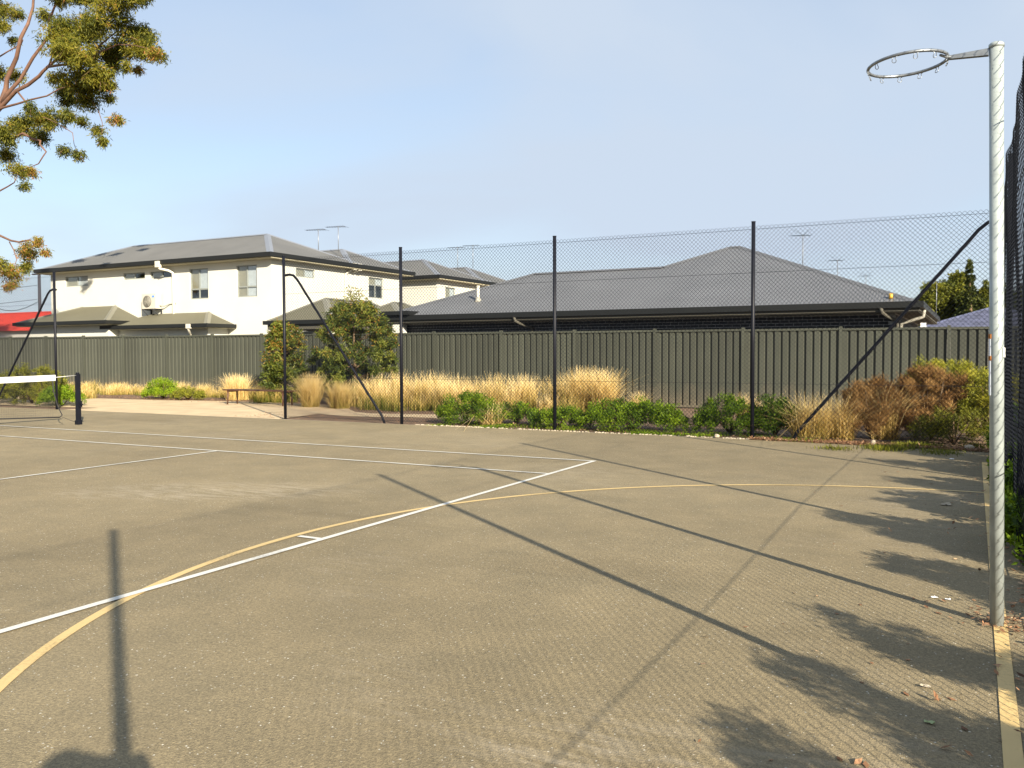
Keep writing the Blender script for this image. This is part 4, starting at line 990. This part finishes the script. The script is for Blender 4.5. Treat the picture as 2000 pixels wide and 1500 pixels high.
shrub(-4.78, 4.75, 1.35, .9, .62, F_green, 'round bright green shrub between two fence posts', n=6500, group=GR)
shrub(-3.95, 5.3, 1.0, .7, .42, F_green, 'smaller green shrub just right of the round green one', n=3200, group=GR)
shrub(-2.75, 4.8, 1.4, .8, .36, F_green, 'low green shrub spreading round the middle fence post', n=4200, group=GR)
shrub(-1.25, 4.9, 2.2, 1.1, .56, F_green, 'widest bright green shrub, right of the middle fence post', n=10000, group=GR)
shrub(.6, 4.95, 1.35, 1.0, .66, F_green, 'dark green shrub left of the right fence post', n=6500, t0=.1, t1=.6, group=GR)
shrub(1.40, 4.85, 1.05, .9, .68, F_green, 'dark green shrub right of the right fence post', n=5200, t0=.08, t1=.55, group=GR)
shrub(-19.3, 9.3, 1.5, 1.0, .62, F_green, 'bright yellow green shrub beside the sandy path', n=6000, t0=.5, t1=1, group=GR)
shrub(-17.9, 9.1, 1.2, .8, .38, F_yelg, 'low olive shrub right of the bright one beside the path', n=3500, t0=.2, t1=.8, group=GR)
shrub(-20.6, 5.6, 3.0, 1.6, 1.12, F_yelg, 'wide olive green shrub behind the white net band', n=16000, t0=.1, t1=.85, K=260)
shrub(-23.6, 5.8, 3.0, 1.6, .95, F_yelg, 'olive green shrub at the left edge behind the net', n=12000, t0=.1, t1=.7, K=200)
shrub(-18.6, 5.2, 1.5, 1.1, .55, F_green, 'low green shrub next to the left chain link post', n=5000, t0=.3, t1=.9)
shrub(-2.9, 8.4, .7, .6, .3, F_brown, 'low brown twiggy plant right of the golden grass', name='brown_plant', n=1200)
shrub(2.95, 5.1, 1.15, 1.0, .98, F_brown, 'dead brown bush just right of the brace foot', name='dead_bush', n=17000, L0=.10, W0=.007, cat_='bush', droop=-1.0)
shrub(3.85, 5.5, 1.5, 1.1, 1.22, F_brown, 'taller reddish brown bush left of the netball pole', name='dead_bush', n=22000, L0=.09, W0=.007, cat_='bush', droop=-1.0)
shrub(3.95, 6.1, 1.3, .9, 1.36, F_yelg, 'yellow green bush top showing above the brown bushes', n=10000, t0=.3, t1=1, L0=.07, W0=.010, z0=.7)
shrub(4.72, 5.5, 1.1, 1.3, 1.22, F_yelg, 'tall yellow green bush half hidden by the netball pole', n=17000, t0=.25, t1=1, L0=.07, W0=.010, z0=.3)
shrub(4.2, 4.7, 1.3, .9, .55, F_yelg, 'low olive bush at the court corner beside the pole', n=5000, t0=.0, t1=.6, L0=.06, W0=.010)
# shrubs outside the side fence; their shadows fall across the goal line
sf = [(6.15, -4.65, .85, 1.52), (6.1, -5.8, .85, 1.20), (6.15, -7.45, .42, 1.30), (6.2, -8.45, .5, 1.34), (6.2, -9.3, .6, 1.36), (6.1, -3.2, .45, 1.30), (6.2, -1.8, .5, 1.40), (6.3, -.3, .6, 1.6), (6.2, 1.3, .8, 1.75), (5.7, 2.9, 1.0, 1.3), (6.2, -10.3, .7, 1.2), (6.2, -12.4, 1.2, 1.3)]
nm = ['just beyond the netball pole', 'beside the foot of the netball pole', 'small one nearer than the pole foot', 'third from the pole towards the viewer', 'fourth from the pole towards the viewer', 'second beyond the pole', 'third beyond the pole', 'fourth beyond the pole', 'near the far court corner', 'outside the far court corner', 'nearest the photographer', 'behind the photographer']
for (x, y, wd, h), t in zip(sf, nm):
    shrub(x, y, .8, wd, h, F_green, 'green shrub outside the right-hand fence, '+t, n=int(15000*wd*h)+3500, t0=.05, t1=.6, L0=.036, W0=.017, group='green shrubs outside the right-hand fence', K=int(130*wd*h)+30)
for i_, (x, y) in enumerate(((4.96, -3.5), (4.96, -2.1), (4.95, -.6), (4.95, 1.0), (4.92, 2.6))):
    shrub(x, y, .50, 1.5, (.55, .62, .5, .6, .7)[i_], F_green, 'low green plant against the outside of the right-hand fence, '+('nearest', 'second', 'third', 'fourth', 'farthest')[i_]+' of five', name='low_plant', n=3600, t0=.1, t1=.9, L0=.06, W0=.024, group='low plants along the outside of the right-hand fence', K=50)

# leaf litter
def litter(name, P, label, size=.045):
    n = len(P); d = unit(n); d[:, 2] *= .25; d /= np.linalg.norm(d, axis=1)[:, None]; s = np.cross(d, np.array([0, 0, 1.])+unit(n)*.35); s /= np.linalg.norm(s, axis=1)[:, None]
    Ln = size*rng.uniform(.5, 1.4, n)[:, None]; V = np.stack([P, P+d*Ln*.5+s*Ln*.22, P+d*Ln, P+d*Ln*.5-s*Ln*.22], 1).reshape(-1, 3); V[:, 2] = np.maximum(V[:, 2], .003)
    o = qmesh(name, V, np.arange(4*n).reshape(n, 4), F_lit, None, np.repeat(np.clip(rng.normal(.5, .25, n), 0, 1), 4)); tag(o, label, 'leaf litter', kind='stuff')
n = 5200; x = rng.uniform(1.2, 4.75, n); y = 3.86-np.maximum(0, x-1.5)**1.5*.06+np.abs(rng.normal(0, .22, n))-.06
litter('leaf_litter', np.stack([x, y, rng.uniform(.004, .03, n)], 1), 'orange brown leaf litter banked along the far right court edge')
n = 2600; litter('leaf_litter', np.stack([4.95-np.abs(rng.normal(0, .13, n)), rng.uniform(-11.5, 3.6, n), rng.uniform(.006, .03, n)], 1), 'brown leaves gathered along the foot of the right-hand fence')
n = 6000; litter('leaf_litter', np.stack([rng.uniform(-11, 1.5, n), rng.uniform(4.0, 7.6, n), rng.uniform(-.01, .015, n)], 1), 'brown mulch and bark chips in the bed behind the fence')
n = 3500; litter('leaf_litter', np.stack([rng.uniform(-24, -11, n), rng.normal(8.9, .35, n), rng.uniform(-.01, .015, n)], 1), 'brown mulch along the far side of the sandy path')
n = 160; litter('leaf_litter', np.stack([4.6-np.abs(rng.normal(0, .6, n)), rng.uniform(-9, 2.5, n), np.full(n, .006)], 1), 'scattered single leaves lying on the asphalt near the goal line', .04)
n = 170; a_ = rng.uniform(0, 6.28, n); q_ = .05+np.abs(rng.normal(0, .09, n)); litter('leaf_litter', np.stack([4.62+q_*np.cos(a_), -5.47+q_*np.sin(a_), rng.uniform(.006, .02, n)], 1), 'brown leaves and grit collected round the foot of the netball pole', .03)
# small pieces lying about
def blob(name, x, y, z, s, m, label, cat_):
    bm = bmesh.new(); bmesh.ops.create_icosphere(bm, subdivisions=2, radius=1)
    for v in bm.verts: v.co = Vector((v.co.x*s[0], v.co.y*s[1], v.co.z*s[2]))*random.uniform(.85, 1.12)
    me = bpy.data.meshes.new(name); bm.to_mesh(me); bm.free(); o = link(name, me, None, m); o.location = (x, y, z); return tag(o, label, cat_)
blob('stone', 4.42, 3.75, .035, (.075, .05, .045), M_stone, 'pale rounded stone at the court corner left of the pole', 'stone')
blob('stone', .62, 3.93, .03, (.05, .04, .035), M_stone, 'small pale stone on the edging by the right fence post', 'stone')
blob('stone', 3.1, 3.85, .04, (.04, .04, .05), M_stone, 'small upright stone in the leaf litter at right', 'stone')
def scrap(x, y, s, m, name, label, cat_):
    b = MB(); g = 4; vs = [(x+(i/g-.5)*s*1.6+random.gauss(0, s*.06), y+(j/g-.5)*s+random.gauss(0, s*.06), .006+abs(random.gauss(0, s*.16))) for j in range(g+1) for i in range(g+1)]
    b.add(vs, [(j*(g+1)+i, j*(g+1)+i+1, (j+1)*(g+1)+i+1, (j+1)*(g+1)+i) for j in range(g) for i in range(g)]); tag(b.build(name, m), label, cat_)
scrap(4.28, -5.09, .022, M_scrap, 'paper_scrap', 'brighter left one of two white paper scraps beside the pole foot', 'litter')
scrap(4.35, -5.10, .018, M_tag, 'paper_scrap', 'dimmer right one of two white paper scraps beside the pole foot', 'litter')
scrap(4.25, -1.6, .06, M_stone, 'fallen_leaf', 'pale orange fallen leaf near the end of the yellow arc', 'leaf')
scrap(4.33, -7.02, .024, M_leafg, 'fallen_leaf', 'pale green leaf lying in shade near the bottom right', 'leaf')
scrap(4.30, -6.62, .025, M_edge, 'fallen_leaf', 'thin pale straw coloured leaf near the bottom right', 'leaf')
scrap(4.22, 2.35, .035, M_scrap, 'paper_scrap', 'white scrap on the asphalt at the far right corner', 'litter')

# ------------------------------------------------------------------ far trees
def far_tree(x, y, h, wd, label, lo=1.5, n=9000, t=(.15, .8), name='far_tree', shape=1.0, L0=.30):
    T = empty(name, (x, y, 0), label, 'tree', 'trees far off behind the blue grey roof')
    b = MB(); b.tube([(x, y, 0), (x+.1, y, h*.4), (x, y, h*.8)], [.22, .16, .05], 8); b.build('trunk', M_stem, T)
    parts = []; K = 120; n = int(n*1.7)
    for i in range(K):
        d = unit(1)[0]; q = random.uniform(.15, 1)**.6; c = np.array([x+d[0]*wd/2*q, y+d[1]*wd/2*q, lo+(h-lo)*(.5+.5*d[2]*q)]); rs = .12*wd*random.uniform(.7, 1.3)
        m = int(1.6*n/K); P = in_ball(m, c, (rs, rs, rs*.7*shape), .2); V, F = leaf_geo(P, L0, L0*.4, droop=.1); t0 = random.uniform(*t)
        parts.append((V, F, np.repeat(np.clip(rng.normal(t0, .12, m), 0, 1), 4)))
    V, F, Tn = cat(parts); qmesh('crown', V, F, F_dark, T, Tn)
far_tree(2.75, 62, 7.1, 5.6, 'rounded yellow green tree behind the blue grey roof, left side', lo=.5, t=(.4, .95), n=15000)
far_tree(.9, 58, 5.0, 2.4, 'low dark tree at the left foot of the rounded tree', t=(0, .35), n=6000)
far_tree(5.4, 60, 6.0, 4.8, 'olive tree behind the blue grey roof, right side', t=(.1, .7), n=12000)
far_tree(4.15, 57, 7.9, .62, 'slim pointed dark conifer rising above the olive trees', t=(0, .4), n=4000, lo=3, name='conifer', L0=.16)
far_tree(5.1, 59, 6.4, .9, 'short pointed green treetop beside the slim conifer', t=(.3, .8), n=3000, lo=3, L0=.16)
far_tree(8.2, 60, 6.2, 4.0, 'dark tree at far right mostly hidden by the netball pole', t=(0, .5), n=9000)

# ------------------------------------------------------------------ photographer: only the shadow reaches the picture
def skin_obj(name, verts, edges, rad, m, parent=None, sub=2, root=0):
    me = bpy.data.meshes.new(name); me.from_pydata(verts, edges, []); o = link(name, me, parent, m)
    md = o.modifiers.new('skin', 'SKIN'); md.use_smooth_shade = True
    sv = me.skin_vertices[0].data if me.skin_vertices else None
    if sv is None:
        bpy.context.view_layer.update()
        bm = bmesh.new(); bm.from_mesh(me); bm.verts.layers.skin.verify(); bm.to_mesh(me); bm.free(); sv = me.skin_vertices[0].data
    for i, r in enumerate(rad): sv[i].radius = r if isinstance(r, tuple) else (r, r)
    sv[root].use_root = True
    s = o.modifiers.new('sub', 'SUBSURF'); s.levels = sub; s.render_levels = sub
    return o
def person():
    F2 = Vector((fw.x, fw.y, 0)).normalized(); Rr = Vector((rt.x, rt.y, 0)).normalized()
    O = Vector((CAM.x, CAM.y, 0))-F2*.36
    def P(r, f, z): v = O+Rr*r+F2*f; return (v.x, v.y, z)
    T = empty('person', tuple(O), 'person in dark clothes holding up a phone, whose shadow falls at the bottom left', 'person')
    V = []; E = []; Rd = []
    def add(p, r, par=None):
        V.append(p); Rd.append(r); i = len(V)-1
        if par is not None: E.append((par, i))
        return i
    pel = add(P(0, 0, .86), (.125, .1)); ch = add(P(0, 0, 1.08), (.12, .09), pel); sh = add(P(0, 0, 1.27), (.13, .09), ch); nk = add(P(0, .01, 1.36), .05, sh)
    hd0 = add(P(0, .02, 1.43), (.068, .075), nk); hd1 = add(P(0, .03, 1.53), (.075, .09), hd0); add(P(0, .02, 1.60), (.05, .06), hd1)
    for s in (-1, 1):
        hp = add(P(.09*s, 0, .80), .085, pel); kn = add(P(.10*s, .02, .46), .058, hp); an = add(P(.11*s, -.01, .09), .038, kn); add(P(.12*s, .13, .03), .032, an)
        a0 = add(P(.165*s, 0, 1.25), .052, sh); el = add(P(.225*s, .10, 1.10), .04, a0); wr = add(P(.150*s, .30, 1.385), .027, el); pm = add(P(.115*s, .335, 1.43), (.026, .022), wr)
        for j, (dz, ln) in enumerate(((.030, .07), (.012, .078), (-.006, .074), (-.022, .06))):
            f1 = add(P(.105*s+.012*s, .352, 1.428+dz), .0095, pm); f2 = add(P(.090*s+.012*s, .366, 1.432+dz), .009, f1); add(P(.070*s+.012*s-ln*.1*s, .366, 1.432+dz), .008, f2)
        th = add(P(.10*s, .318, 1.425), .011, pm); add(P(.075*s, .322, 1.44), .009, th)
    M_skin = mat('skin', (.45, .27, .19), .5); body = skin_obj('body', V, E, Rd, M_skin, T)
    # clothes follow the torso and limbs
    V2 = []; E2 = []; R2 = []
    def add2(p, r, par=None):
        V2.append(p); R2.append(r); i = len(V2)-1
        if par is not None: E2.append((par, i))
        return i
    p_ = add2(P(0, 0, .74), (.17, .15)); p0 = add2(P(0, 0, .90), (.168, .145), p_); c0 = add2(P(0, 0, 1.08), (.165, .14), p0); s0 = add2(P(0, 0, 1.255), (.165, .135), c0); add2(P(0, .0, 1.385), (.072, .066), s0)
    for s in (-1, 1):
        a0 = add2(P(.17*s, 0, 1.245), .078, s0); el = add2(P(.228*s, .10, 1.10), .054, a0); add2(P(.165*s, .27, 1.345), .038, el)
    skin_obj('jacket', V2, E2, R2, mat('navy_cloth', (.02, .025, .05), .9), T)
    V2.clear(); E2.clear(); R2.clear(); q0 = add2(P(0, 0, .90), (.15, .125))
    for s in (-1, 1):
        hp = add2(P(.092*s, 0, .79), .1, q0); kn = add2(P(.10*s, .02, .46), .073, hp); add2(P(.11*s, -.01, .10), .055, kn)
    skin_obj('trousers', V2, E2, R2, mat('dark_denim', (.03, .035, .05), .9), T)
    bm = bmesh.new(); bmesh.ops.create_uvsphere(bm, u_segments=20, v_segments=14, radius=.098)
    for v in bm.verts: v.co.z = v.co.z*1.08+(0 if v.co.z > -.02 else -.03)
    hc = P(0, -.005, 1.545); me = bpy.data.meshes.new('hair'); bmesh.ops.translate(bm, verts=bm.verts, vec=Vector(hc)); bm.to_mesh(me); bm.free(); link('hair', me, T, mat('dark_hair', (.03, .02, .015), .6))
    b = MB(); b.tube([P(0, .100, 1.525), P(0, .122, 1.498), P(0, .108, 1.488)], [.008, .014, .010], 8); b.build('nose', M_skin, T)
    b = MB(); b.tube([P(-.024, .098, 1.463), P(0, .104, 1.460), P(.024, .098, 1.463)], [.003, .006, .003], 6); b.build('mouth', mat('lips', (.36, .14, .11), .5), T)
    for s in (-1, 1):
        b = MB(); b.tube([P(.030*s, .092, 1.522), P(.030*s, .104, 1.522)], [.011, .006], 10); b.build('eye', M_dark, T)
        b = MB(); b.tube([P(.078*s, .02, 1.54), P(.092*s, .012, 1.515), P(.080*s, .02, 1.485)], [.008, .012, .008], 7); b.build('ear', M_skin, T)
    for s in (-1, 1):
        b = MB(); cx, cy, _ = P(.115*s, .06, 0); b.tube([P(.115*s, -.07, .035), P(.12*s, .04, .045), P(.125*s, .17, .03)], [.045, .05, .035], 10); b.build('shoe', mat('black_shoe', (.02, .02, .02), .6), T)
    ph = MB(); cc = O+F2*.352
    vs = []
    for r_ in (-.098, .112):
        for z_ in (1.385, 1.4665):
            for f_ in (-.004, .002): v = cc+Rr*r_+F2*f_; vs.append((v.x, v.y, z_))
    ph.add(vs, [(0, 1, 3, 2), (4, 6, 7, 5), (0, 4, 5, 1), (2, 3, 7, 6), (0, 2, 6, 4), (1, 5, 7, 3)])
    tag(ph.build('phone', M_post, None), 'black phone held sideways in both hands of the photographer', 'phone')
person()
